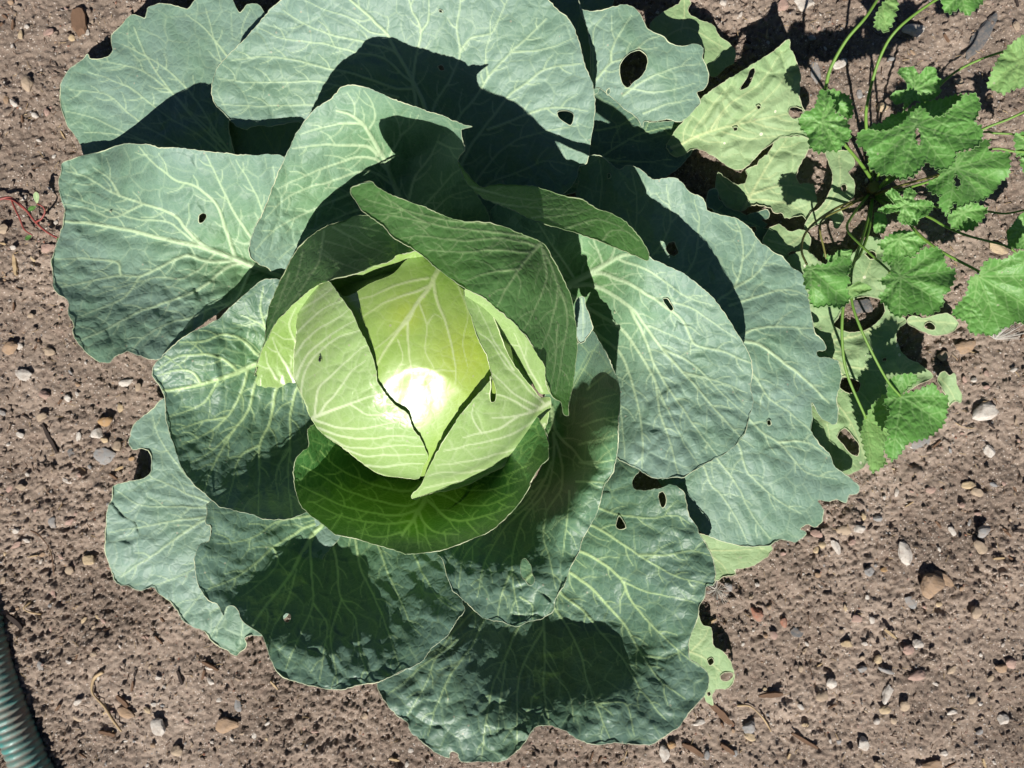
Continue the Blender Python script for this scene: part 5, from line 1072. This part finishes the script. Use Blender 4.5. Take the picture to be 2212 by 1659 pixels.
named = [
 (LR(1040,115), 14, 9, 'beige', 0, 'wide beige stone touching a rounder pale stone below the broadest leaf'),
 (LR(1130,100), 11, 11, 'white', 20, 'round pale grey stone right of a wide beige stone below the broadest leaf'),
 (LR(855,135), 12, 7, 'pink', -10, 'flat pinkish stone in the notch of the broadest leaf\'s torn edge'),
 (LR(885,205), 8, 7, 'cream', 0, 'upper of two small cream pebbles side by side near the torn leaf edge'),
 (LR(855,240), 7, 7, 'cream', 0, 'lower of two small cream pebbles side by side near the torn leaf edge'),
 (LR(985,225), 8, 17, 'white', 20, 'narrow white wedge of stone standing below two pale pebbles'),
 (LR(1440,260), 14, 22, 'white', 12, 'tall jagged white stone alone on open soil right of the cabbage'),
 (LR(1930,120), 15, 13, 'grey', -8, 'square blue grey stone leaning on a beige stone at the right'),
 (LR(1905,215), 13, 13, 'beige', 25, 'chunky beige stone just under the square blue grey stone'),
 (LR(1195,378), 10, 9, 'grey', 30, 'small greenish grey stone left of the tan triangular stone'),
 (LR(1305,375), 7, 6, 'orange', 0, 'tiny orange and white pebble left of the tan triangular stone'),
 (LR(1590,465), 22, 22, 'tan', 50, 'large tan triangular stone beside a long thin tan chip'),
 (LR(1695,435), 24, 8, 'tan', -38, 'long thin tan stone chip beside the large tan triangular stone'),
 (LR(1490,590), 11, 17, 'grey', 35, 'pointed grey slate flake below the tan triangular stone'),
 (LR(1655,597), 7, 6, 'cream', 0, 'small cream pebble right of the pointed grey flake'),
 (LR(1880,645), 13, 12, 'beige', 0, 'beige stone sunk in a dark hollow near the right edge'),
 (LR(475,660), 20, 9, 'brick', -50, 'reddish brick splinter lying on soil right of the bottom leaf'),
 (LR(650,710), 9, 9, 'brick', -30, 'dull red crumb of brick right of the reddish brick splinter'),
 (LR(735,770), 11, 9, 'slate', 0, 'dark grey stone below the reddish brick splinter'),
 (LR(1050,845), 12, 7, 'cream', -20, 'shallow cream shell shaped chip in the middle of the open soil'),
 (LR(1510,850), 12, 8, 'white', -20, 'white stone with a dark hollow above it at the lower right'),
 (LR(1455,885), 13, 10, 'pink', 0, 'curved pinkish chip just below the white stone at the lower right'),
 (LR(1255,945), 8, 9, 'cream', 0, 'small cream stone above the thin grey sliver'),
 (LR(1300,1015), 14, 5, 'grey', -20, 'thin grey sliver of stone above the upright bluish white stone'),
 (LR(1505,1050), 16, 9, 'pink', 25, 'oval pinkish stone at the lower right'),
 (LR(950,1100), 9, 11, 'white', 0, 'small greyish white egg shaped pebble at the lower right'),
 (LR(890,1180), 11, 10, 'beige', 0, 'knobbly beige stone under a dark pit at the lower right'),
 (LR(1312,1162), 10, 19, 'white', -12, 'upright bluish white stone with straight sides'),
 (LR(1420,1240), 11, 11, 'beige', 0, 'round beige stone below the upright bluish white stone'),
 (LR(1295,1275), 11, 8, 'cream', 10, 'flat yellowish stone below the upright bluish white stone'),
 (LR(1245,1350), 8, 6, 'white', 0, 'little white stone below the flat yellowish stone'),
 (LR(1160,1485), 14, 13, 'white', 10, 'rough white lump near the bottom right with a dark top shadow'),
 (LR(430,1450), 11, 8, 'cream', -10, 'smooth cream pebble below a grey stone right of the bottom leaf'),
 (LR(430,1385), 14, 11, 'grey', 30, 'angular grey stone above a smooth cream pebble'),
 (LR(1610,1640), 21, 13, 'tan', -10, 'tan brick coloured stone cut by the bottom edge'),
 (LR(2050,1010), 14, 8, 'tan', 0, 'flat tan stone at the right edge'),
 (LR(2115,975), 10, 10, 'pink', 10, 'pinkish stone above a flat tan stone at the right edge'),
 (LR(2070,1340), 10, 12, 'white', 0, 'crumbly white stone near the bottom right corner'),
 (C4(75,600), 15, 12, 'tan', 20, 'tan stone at the left edge beside a small white one'),
 (C4(140,585), 7, 7, 'white', 0, 'small white stone touching the tan stone at the left edge'),
 (C4(330,620), 10, 9, 'beige', 0, 'speckled beige pebble left of the big left leaf'),
 (C4(180,772), 17, 9, 'white', -15, 'ragged white flake on the soil at the left'),
 (C4(305,900), 9, 10, 'pink', 0, 'squarish pink brown stone left of the cupped leaf'),
 (C4(450,922), 6, 7, 'white', 0, 'small white stone right of the squarish pink brown stone'),
 (C4(820,820), 15, 7, 'white', 15, 'white sliver just left of the cupped leaf'),
 (C4(695,1067), 14, 9, 'orange', 10, 'orange brown stone above a white round one at the left'),
 (C4(635,1150), 11, 12, 'white', 0, 'round white stone under the orange brown stone'),
 (C4(692,1190), 8, 6, 'cream', -20, 'small cream stone between the round white and the large pale grey stone'),
 (C4(685,1290), 20, 17, 'grey', 0, 'large flat pale grey stone on the soil at the left'),
 (C4(770,1230), 8, 10, 'beige', 10, 'beige stone upper right of the large flat pale grey stone'),
 (C4(515,1170), 6, 11, 'white', -10, 'thin white stone left of the round white stone'),
 (C4(455,1272), 9, 11, 'slate', 0, 'blue grey stone left of the large flat pale grey stone'),
 (C4(285,1040), 11, 8, 'beige', 20, 'beige chip left of the orange brown stone'),
 (C4(860,1312), 6, 5, 'orange', 0, 'tiny orange pebble right of the large flat pale grey stone'),
 (C1(205,560), 12, 14, 'beige', 0, 'beige pebble on the soil left of the top left leaf'),
 (C1(320,1610), 12, 9, 'pink', 20, 'pinkish pebble at the tip of the red weed'),
 (C1(35,1490), 11, 10, 'beige', 0, 'beige stone below the red weed at the left edge'),
 (C1(105,1610), 6, 5, 'white', 0, 'small white pebble below the red weed'),
 (LL(580,310), 10, 10, 'cream', 0, 'round cream stone left of the bottom left leaf'),
 (LL(455,378), 9, 8, 'beige', 0, 'beige stone lower left of the round cream stone'),
 (LL(825,1305), 18, 9, 'tan', -25, 'long tan stone near the dry curved straw'),
 (LL(1045,1390), 13, 18, 'white', 25, 'pale speckled stone right of the long tan stone'),
 (LL(1480,1375), 20, 15, 'tan', 20, 'reddish tan lump under a dark hollow at the bottom'),
 (LL(1155,1535), 11, 12, 'beige', 10, 'pale rounded stone near the bottom edge'),
 (LL(110,120), 8, 6, 'white', 0, 'pale chip on the soil at the lower left edge'),
 (LL(340,65), 8, 11, 'grey', 30, 'light grey flake left of the bottom left leaf'),
 ((737.3+2085/3, 1106+1560/3), 11, 17, 'white', 15, 'pale ragged stone under the notch side of the bottom leaf'),
 ((737.3+2135/3, 1106+1500/3), 9, 8, 'orange', 0, 'small orange brown stone by the bottom leaf edge'),
 (C3(1490,200), 21, 14, 'white', 12, 'large pale pinkish stone between two mallow stalks at the top'),
 (C3(780,20), 22, 13, 'white', 20, 'large white stone cut by the top edge'),
 (C3(640,45), 9, 14, 'pink', 10, 'pinkish stone left of the white stone at the top edge'),
 (C3(830,248), 9, 7, 'grey', 0, 'grey pebble in the deep shade at the top'),
 (C3(1010,420), 14, 8, 'white', 25, 'white stone right of the slate chip near the top mallow stalk'),
 (C3(850,470), 10, 22, 'grey', 8, 'blue grey slate chip left of the mallow stalk'),
 (C3(1925,240), 18, 50, 'slate', -32, 'long flat dark slate stone in the shade at top right'),
 (C3(1140,620), 6, 9, 'grey', 0, 'small grey stone between mallow stalks'),
 (C3(1290,700), 10, 12, 'cream', 0, 'pale stone under the largest mallow leaf'),
 (C3(2040,1610), 22, 10, 'cream', -25, 'flat cream stone at the right under the mallow stalk'),
 (C6(1150,330), 22, 16, 'slate', 15, 'dark stone seen through the hole of the old yellow leaf'),
 (C6(1830,580), 18, 13, 'tan', 20, 'smooth tan stone below the right mallow leaf'),
 (C6(1690,650), 11, 11, 'beige', 0, 'rounder beige stone left of the smooth tan stone'),
 (C6(1950,1015), 24, 17, 'white', 30, 'large pinkish white wedge shaped stone right of the lowest mallow leaf'),
 (C6(1530,1205), 24, 10, 'grey', 15, 'flat grey stone under the tip of the lowest mallow leaf'),
 (C6(1845,1488), 14, 7, 'cream', 5, 'oval cream pebble beside a grey brown one on the right'),
 (C6(1897,1530), 11, 9, 'beige', -10, 'grey brown pebble lower right of the oval cream pebble'),
 (C6(1995,1265), 13, 10, 'white', -50, 'crooked white fragment on the open soil on the right'),
 (C6(1600,1515), 9, 7, 'pink', 0, 'pink brown pebble left of the oval cream pebble'),
 (C6(1800,1612), 7, 6, 'pink', 0, 'small pinkish pebble below the oval cream pebble'),
]
for (uv, ru, rv, kd, an, lb) in named:
    stone(uv[0], uv[1], ru, rv, kd, an, label=lb, angular=0.95 if kd in ('tan', 'brick', 'slate', 'white', 'grey') else 0.75,
          flat=0.22 if kd == 'slate' or (kd == 'grey' and max(ru, rv) > 15) else 0.55)

# raster of the leafy area, to know where open soil shows
mx_ = np.arange(0, 2212, 8.0); my_ = np.arange(0, 1659, 8.0)
COVER = np.zeros((len(my_), len(mx_)), bool)
for pl in VISIBLE: COVER |= inside(pl, mx_, my_)
def open_soil(u, v, margin=0):
    j = int(np.clip(v / 8, 0, len(my_) - 1)); i = int(np.clip(u / 8, 0, len(mx_) - 1))
    return not COVER[max(0, j - margin):j + margin + 1, max(0, i - margin):i + margin + 1].any()
hose_uv = [( -22,1440),(20,1550),(72,1670),(-72,1300)]
def near_hose(u, v):
    return v > 1250 and u < (v - 1300) * 0.42 + 30
def region(u, v):
    if u > 1560 and v < 760: return 'among the mallow stalks'
    if u > 1560 and v < 1180: return 'below the mallow'
    if u > 1560 and u < 1900: return 'by the lower right leaves'
    if u >= 1900: return 'near the lower right corner'
    if v > 1400: return 'below the cabbage along the bottom' if u > 400 else 'near the hose'
    if u < 700 and v < 380: return 'left of the top left leaf'
    if u < 700 and v < 850: return 'left of the left leaf'
    if u < 700: return 'left of the bottom left leaf'
    return 'behind the cabbage at the top'
placed = [(uv[0], uv[1], max(ru, rv)) for (uv, ru, rv, kd, an, lb) in named]
kinds = ['white', 'beige', 'pink', 'white', 'grey', 'cream', 'beige', 'white', 'tan', 'pink', 'white']
small = {}
n_small = 0
while n_small < 210:
    u = random.uniform(4, 2208); v = random.uniform(4, 1655)
    if not open_soil(u, v, 1) or near_hose(u, v): continue
    r = random.choice([3.2, 3.8, 4.6, 5.4, 6.5, 7.5])
    if any((u - a) ** 2 + (v - b) ** 2 < (r + c_ + 5) ** 2 for a, b, c_ in placed): continue
    placed.append((u, v, r))
    kd = random.choice(kinds)
    stone(u, v, r * random.uniform(0.9, 1.5), r * random.uniform(0.6, 1.0), kd, random.uniform(0, 180),
          label=f"{'tiny' if r < 4.2 else 'small'} {kd if kd != 'brick' else 'brick red'} stone chip on the soil {region(u, v)}", group='small stone chips scattered on the soil', angular=0.8, name='stone_chip')
    n_small += 1

# ------------------------------------------------------------------ crumbs of soil and grit (uncountable)
def scatter_mesh(name, n, base, smin, smax, mats, wts, elong=1.3, extra=0.0, power=2.2):
    bco, bf = base
    cos, fs, mi = [], [], []
    X = []; 
    uu = RNG.uniform(-150, 2362, n * 3); vv = RNG.uniform(-150, 1809, n * 3)
    k = np.array([open_soil(a, b, 0) or random.random() < 0.12 for a, b in zip(uu, vv)])
    uu, vv = uu[k][:n], vv[k][:n]
    x = (uu - CX) * CAM_H / F_PX; y = -(vv - CY) * CAM_H / F_PX
    z = soil_height(x, y)
    n = len(uu)
    r = smin + (smax - smin) * RNG.random(n) ** power
    variants = [stone_coords(base, RNG, 0.9)[0] for _ in range(12)]
    vi = RNG.integers(0, 12, n)
    V3 = np.stack(variants)[vi]                       # n, k, 3
    sc = np.c_[RNG.uniform(0.8, elong, n), RNG.uniform(0.6, 1.0, n), RNG.uniform(0.5, 0.85, n)] * r[:, None]
    V3 = V3 * sc[:, None, :]
    a = RNG.uniform(0, 6.28, n); ca, sa = np.cos(a)[:, None], np.sin(a)[:, None]
    W = np.stack([V3[..., 0] * ca - V3[..., 1] * sa, V3[..., 0] * sa + V3[..., 1] * ca, V3[..., 2]], -1)
    W += np.c_[x, y, z + r * 0.3 + extra][:, None, :]
    F = bf[None] + (np.arange(n) * len(bco))[:, None, None]
    mi = np.repeat(RNG.choice(len(mats), n, p=wts), len(bf))
    return mesh_from(name, W.reshape(-1, 3), None, F.reshape(-1, 3), mats=mats, midx=mi, smooth=False)
OCT = (np.array([[1,0,0],[-1,0,0],[0,1,0],[0,-1,0],[0,0,1],[0,0,-1]], float), np.array([[0,2,4],[2,1,4],[1,3,4],[3,0,4],[2,0,5],[1,2,5],[3,1,5],[0,3,5]]))
cr = link('soil_crumbs', scatter_mesh('soil_crumbs', 7000, ICO1, 0.0009, 0.0042, [M_SOIL], [1.0], 1.4, power=2.6))
tag(cr, 'loose crumbs of dry brown soil', None, None, 'stuff')
gr = link('grit', scatter_mesh('grit', 11000, OCT, 0.0006, 0.0021, [ST['white'], ST['beige'], ST['pink'], ST['grey'], ST['brick'], ST['tan']], [.26, .28, .18, .12, .06, .10], 1.5))
tag(gr, 'fine pale grit sprinkled over the soil', None, None, 'stuff')

# ------------------------------------------------------------------ bark and straw
M_BARK = simple_material('bark_chip', (0.21, 0.13, 0.085), (0.12, 0.075, 0.05), 120, 0.9, 0.2, 0.7, 500)
M_STRAW = simple_material('straw', (0.48, 0.37, 0.22), (0.36, 0.25, 0.14), 100, 0.7, 0.3, 0.3)
M_DARKWOOD = simple_material('dark_twig', (0.06, 0.045, 0.04), (0.035, 0.028, 0.025), 120, 0.9, 0.2, 0.6, 500)
def chip_mesh(L_, W_, T_, seed):
    rs = np.random.default_rng(seed)
    n = 7; xs = np.linspace(-1, 1, n)
    w = W_ * (1 - 0.45 * np.abs(xs) ** 3) * rs.uniform(0.8, 1.15, n); th = T_ * rs.uniform(0.7, 1.1, n); off = rs.uniform(-.12, .12, n) * W_
    co = []
    for i in range(n):
        x = xs[i] * L_
        co += [(x, off[i] - w[i], -th[i]), (x + rs.uniform(-.05, .05) * L_, off[i] + w[i], -th[i]), (x, off[i] + w[i] * .8, th[i]), (x, off[i] - w[i] * .7, th[i] * 1.1)]
    co = np.array(co); q = []
    for i in range(n - 1):
        for k in range(4): q.append((i*4+k, i*4+(k+1) % 4, (i+1)*4+(k+1) % 4, (i+1)*4+k))
    q.append((3, 2, 1, 0)); b = (n-1)*4; q.append((b, b+1, b+2, b+3))
    return co, np.array(q)
def chip(u, v, L_, W_, ang, mat, name, label, group=None, T_=0.0014, lift=0.0015, cat='wood chip', seed=0):
    co, q = chip_mesh(L_ * CAM_H / F_PX, W_ * CAM_H / F_PX, T_, seed + int(u))
    a = math.radians(ang); ca, sa = math.cos(a), math.sin(a)
    co = np.c_[co[:, 0] * ca - co[:, 1] * sa, co[:, 0] * sa + co[:, 1] * ca, co[:, 2]]
    x, y, _ = wpos(u, v, 0)
    co += np.array([x, y, gz(x, y) + lift + T_])
    o = link(name, mesh_from(name, co, q, mats=[mat], smooth=False)); tag(o, label, cat, group); return o
chip(*LR(560,1175), 26, 6, 5, M_BARK, 'bark_chip', 'brown bark sliver with a dark gap above it at the lower right', seed=1)
chip(*LR(250,1310), 34, 9, -45, M_BARK, 'bark_chip', 'largest dark bark piece lying by the bottom leaf tip', seed=2)
chip(*LR(780,1470), 32, 5, -30, M_BARK, 'bark_chip', 'long thin bark splinter near the bottom right', seed=3)
chip(*LR(1325,775), 16, 3, -40, M_STRAW, 'straw_piece', 'short straight tan splinter in the middle of the open soil', cat='straw', seed=4)
chip(*LR(280,1520), 18, 6, -35, M_BARK, 'bark_chip', 'stubby bark piece below the bottom leaf tip', seed=5)
chip(*LR(60,1530), 26, 7, -30, M_BARK, 'bark_chip', 'bark piece cut into the soil under the bottom leaf', seed=6)
chip(*C4(330,1180), 34, 5, -62, M_DARKWOOD, 'dark_twig', 'dark straight twig on the soil left of the cupped leaf', cat='twig', seed=7)
chip(*LL(120,700), 22, 6, -42, M_DARKWOOD, 'dark_twig', 'short dark twig beside the hose', cat='twig', seed=8)
chip(*LL(1170,1070), 16, 4, -70, M_DARKWOOD, 'dark_twig', 'thin dark twig below the bottom left leaf', cat='twig', seed=9)
chip(*LL(1370,990), 20, 4, -28, M_BARK, 'bark_chip', 'narrow bark piece below the bottom left leaf', seed=10)
chip(*LL(800,1220), 17, 6, -45, M_BARK, 'bark_chip', 'brown bark chip beside the long tan stone', seed=11)
chip(*LL(700,1430), 18, 5, -12, M_BARK, 'bark_chip', 'bark chip under the dry curved straw', seed=12)
chip(*C1(520,140), 15, 30, 5, M_BARK, 'bark_chip', 'wide reddish brown bark plate at the top left', T_=0.0016, seed=13)
chip(*C4(105,60), 22, 5, -85, M_STRAW, 'straw_piece', 'orange tan splinter standing along the left edge', cat='straw', seed=14)
n_b = 0
while n_b < 60:
    u = random.uniform(4, 2208); v = random.uniform(4, 1655)
    if not open_soil(u, v, 1) or near_hose(u, v): continue
    if any((u - a) ** 2 + (v - b) ** 2 < (9 + c_) ** 2 for a, b, c_ in placed): continue
    placed.append((u, v, 8))
    mt_, cn_ = random.choice([(M_BARK, 'brown'), (M_BARK, 'brown'), (M_STRAW, 'straw coloured'), (M_DARKWOOD, 'dark')])
    chip(u, v, random.uniform(6, 13), random.uniform(1.6, 3.4), random.uniform(0, 180), mt_, 'wood_splinter',
         f'tiny {cn_} wood splinter on the soil {region(u, v)}', 'tiny wood splinters scattered on the soil', T_=0.0009, lift=0.0008, seed=n_b)
    n_b += 1
# uncountable fibres
def fibres(n):
    V_, F_, mi = [], [], []
    b = 0
    for i in range(n):
        for _ in range(9):
            u = random.uniform(-30, 2240); v = random.uniform(-30, 1690)
            if open_soil(u, v, 0): break
        x, y, _z = wpos(u, v, 0); z = gz(x, y) + 0.0012
        a = random.uniform(0, 6.28); L_ = random.uniform(0.003, 0.009); w = random.uniform(0.00018, 0.0005); bend = random.uniform(-1.2, 1.2)
        px, py = x, y; pts = []
        for k in range(4):
            pts.append((px, py, z + random.uniform(0, 0.0016))); a += bend / 3
            px += math.cos(a) * L_ / 3; py += math.sin(a) * L_ / 3
        for k in range(4):
            nx, ny = -math.sin(a) * w, math.cos(a) * w
            X0, Y0, Z0 = pts[k]
            V_ += [(X0 - nx, Y0 - ny, Z0), (X0 + nx, Y0 + ny, Z0), (X0, Y0, Z0 + w * 1.5)]
        for k in range(3):
            q0 = b + k * 3
            F_ += [(q0, q0 + 3, q0 + 5, q0 + 2), (q0 + 1, q0 + 2, q0 + 5, q0 + 4), (q0, q0 + 1, q0 + 4, q0 + 3)]
            mi += [i % 3 > 0] * 3
        b += 12
    return mesh_from('plant_fibres', V_, F_, mats=[M_STRAW, M_BARK], midx=np.array(mi, int))
fb = link('plant_fibres', fibres(1500)); tag(fb, 'fine dry plant fibres mixed into the soil', None, None, 'stuff')
def straw(pts, label, r=0.0009, mat=None, name='dry_straw', hts=None):
    p3 = []
    for i, (u, v) in enumerate(pts):
        x, y, _ = wpos(u, v, 0); p3.append((x, y, gz(x, y) + 0.003 + (hts[i] if hts else 0)))
    c = curve3(p3, 0.002)
    k = np.linspace(0, 1, len(c))
    o = link(name, tube_mesh(name, c, r * (0.6 + 0.9 * np.abs(np.sin(k * 5.0 + 1)) * (1 - k * 0.5)), 6, mat or M_STRAW)); tag(o, label, 'straw'); return o
straw([LL(675,1030), LL(615,1070), LL(595,1120), LL(605,1180), LL(680,1260), LL(740,1340), LL(795,1415)], 'dry pale curved straw on the soil near the bottom left', 0.0014)
straw([LL(205,575), LL(180,610), LL(200,640), LL(260,665)], 'short curled straw right of the hose', 0.0009)
straw([LR(350,1250), LR(430,1255), LR(500,1310), LR(550,1380), LR(570,1420)], 'thin bent brown stalk lying right of the bottom leaf', 0.0009)
straw([LL(210,115), LL(280,150), LL(330,260), LL(350,410)], 'long faint root fibre at the lower left', 0.0006, M_BARK)
straw([C6(1760,1080), C6(1820,1110), C6(1890,1115)], 'fine white thread of root right of the lowest mallow leaf', 0.0004)
straw([(737.3+1850/3, 1106+1530/3), (737.3+1830/3, 1106+1580/3), (737.3+1790/3, 1106+1610/3)], 'short pale thread below the bottom leaf', 0.0005)

# feathery seed head
M_FLUFF = simple_material('seed_fluff', (0.75, 0.73, 0.68), (0.65, 0.62, 0.56), 40, 0.6, 0.3, 0.0)
def fluff(uv, n, rad, spread, label):
    x, y, _ = wpos(*uv, 0); z = gz(x, y) + 0.003
    V_, Q_ = [], []
    for i in range(n):
        a = spread[0] + (spread[1] - spread[0]) * random.random(); L_ = rad * random.uniform(0.5, 1.0); h = random.uniform(0.0, 0.010)
        w = 0.00016; b = len(V_)
        for k in range(4):
            f = k / 3; X = x + math.cos(a) * L_ * f; Y = y + math.sin(a) * L_ * f; Z = z + h * math.sin(f * 1.8)
            V_ += [(X - math.sin(a) * w, Y + math.cos(a) * w, Z), (X + math.sin(a) * w, Y - math.cos(a) * w, Z), (X, Y, Z + w)]
        for k in range(3):
            q0 = b + k * 3; Q_ += [(q0, q0 + 3, q0 + 5, q0 + 2), (q0 + 1, q0 + 2, q0 + 5, q0 + 4), (q0, q0 + 1, q0 + 4, q0 + 3)]
    o = link('seed_fluff', mesh_from('seed_fluff', V_, Q_, mats=[M_FLUFF])); tag(o, label, 'seed')
fluff(C6(2010,540), 60, 0.030, (-0.1, 2.6), 'white feathery seed fluff on soil under the right mallow leaf')
fluff(LR(215,500), 50, 0.016, (-3.2, 3.2), 'crumbled white fluff on soil beside the bottom leaf')

# tiny black insect on the left head leaf
M_BUG = simple_material('black_shell', (0.012, 0.012, 0.014), (0.006, 0.006, 0.008), 50, 0.3, 0.6, 0.1)
u_, v_ = 690.5, 777.5
zb = float(head_z(np.array([u_]), np.array([v_]))[0]) + 0.0072
bxx, byy, _ = wpos(u_, v_, zb)
BUG = empty('flea_beetle', (bxx, byy, zb)); tag(BUG, 'tiny black beetle sitting on the left head leaf', 'insect')
co, f = ICO2
link('body', mesh_from('body', co * np.array([0.0010, 0.0019, 0.0008]) + np.array([bxx, byy, zb]), None, f, mats=[M_BUG]), BUG)
link('head', mesh_from('head', co * np.array([0.0007, 0.0007, 0.0005]) + np.array([bxx - 0.0002, byy + 0.0023, zb]), None, f, mats=[M_BUG]), BUG)
for sx in (-1, 1):
    for yy in (-0.0008, 0.0004, 0.0014):
        link('leg', tube_mesh('leg', np.array([(bxx + sx * 0.0006, byy + yy, zb), (bxx + sx * 0.0014, byy + yy + 0.0002, zb + 0.0004), (bxx + sx * 0.0021, byy + yy - 0.0003, zb - 0.0008)]), 0.00012, 4, M_BUG), BUG)
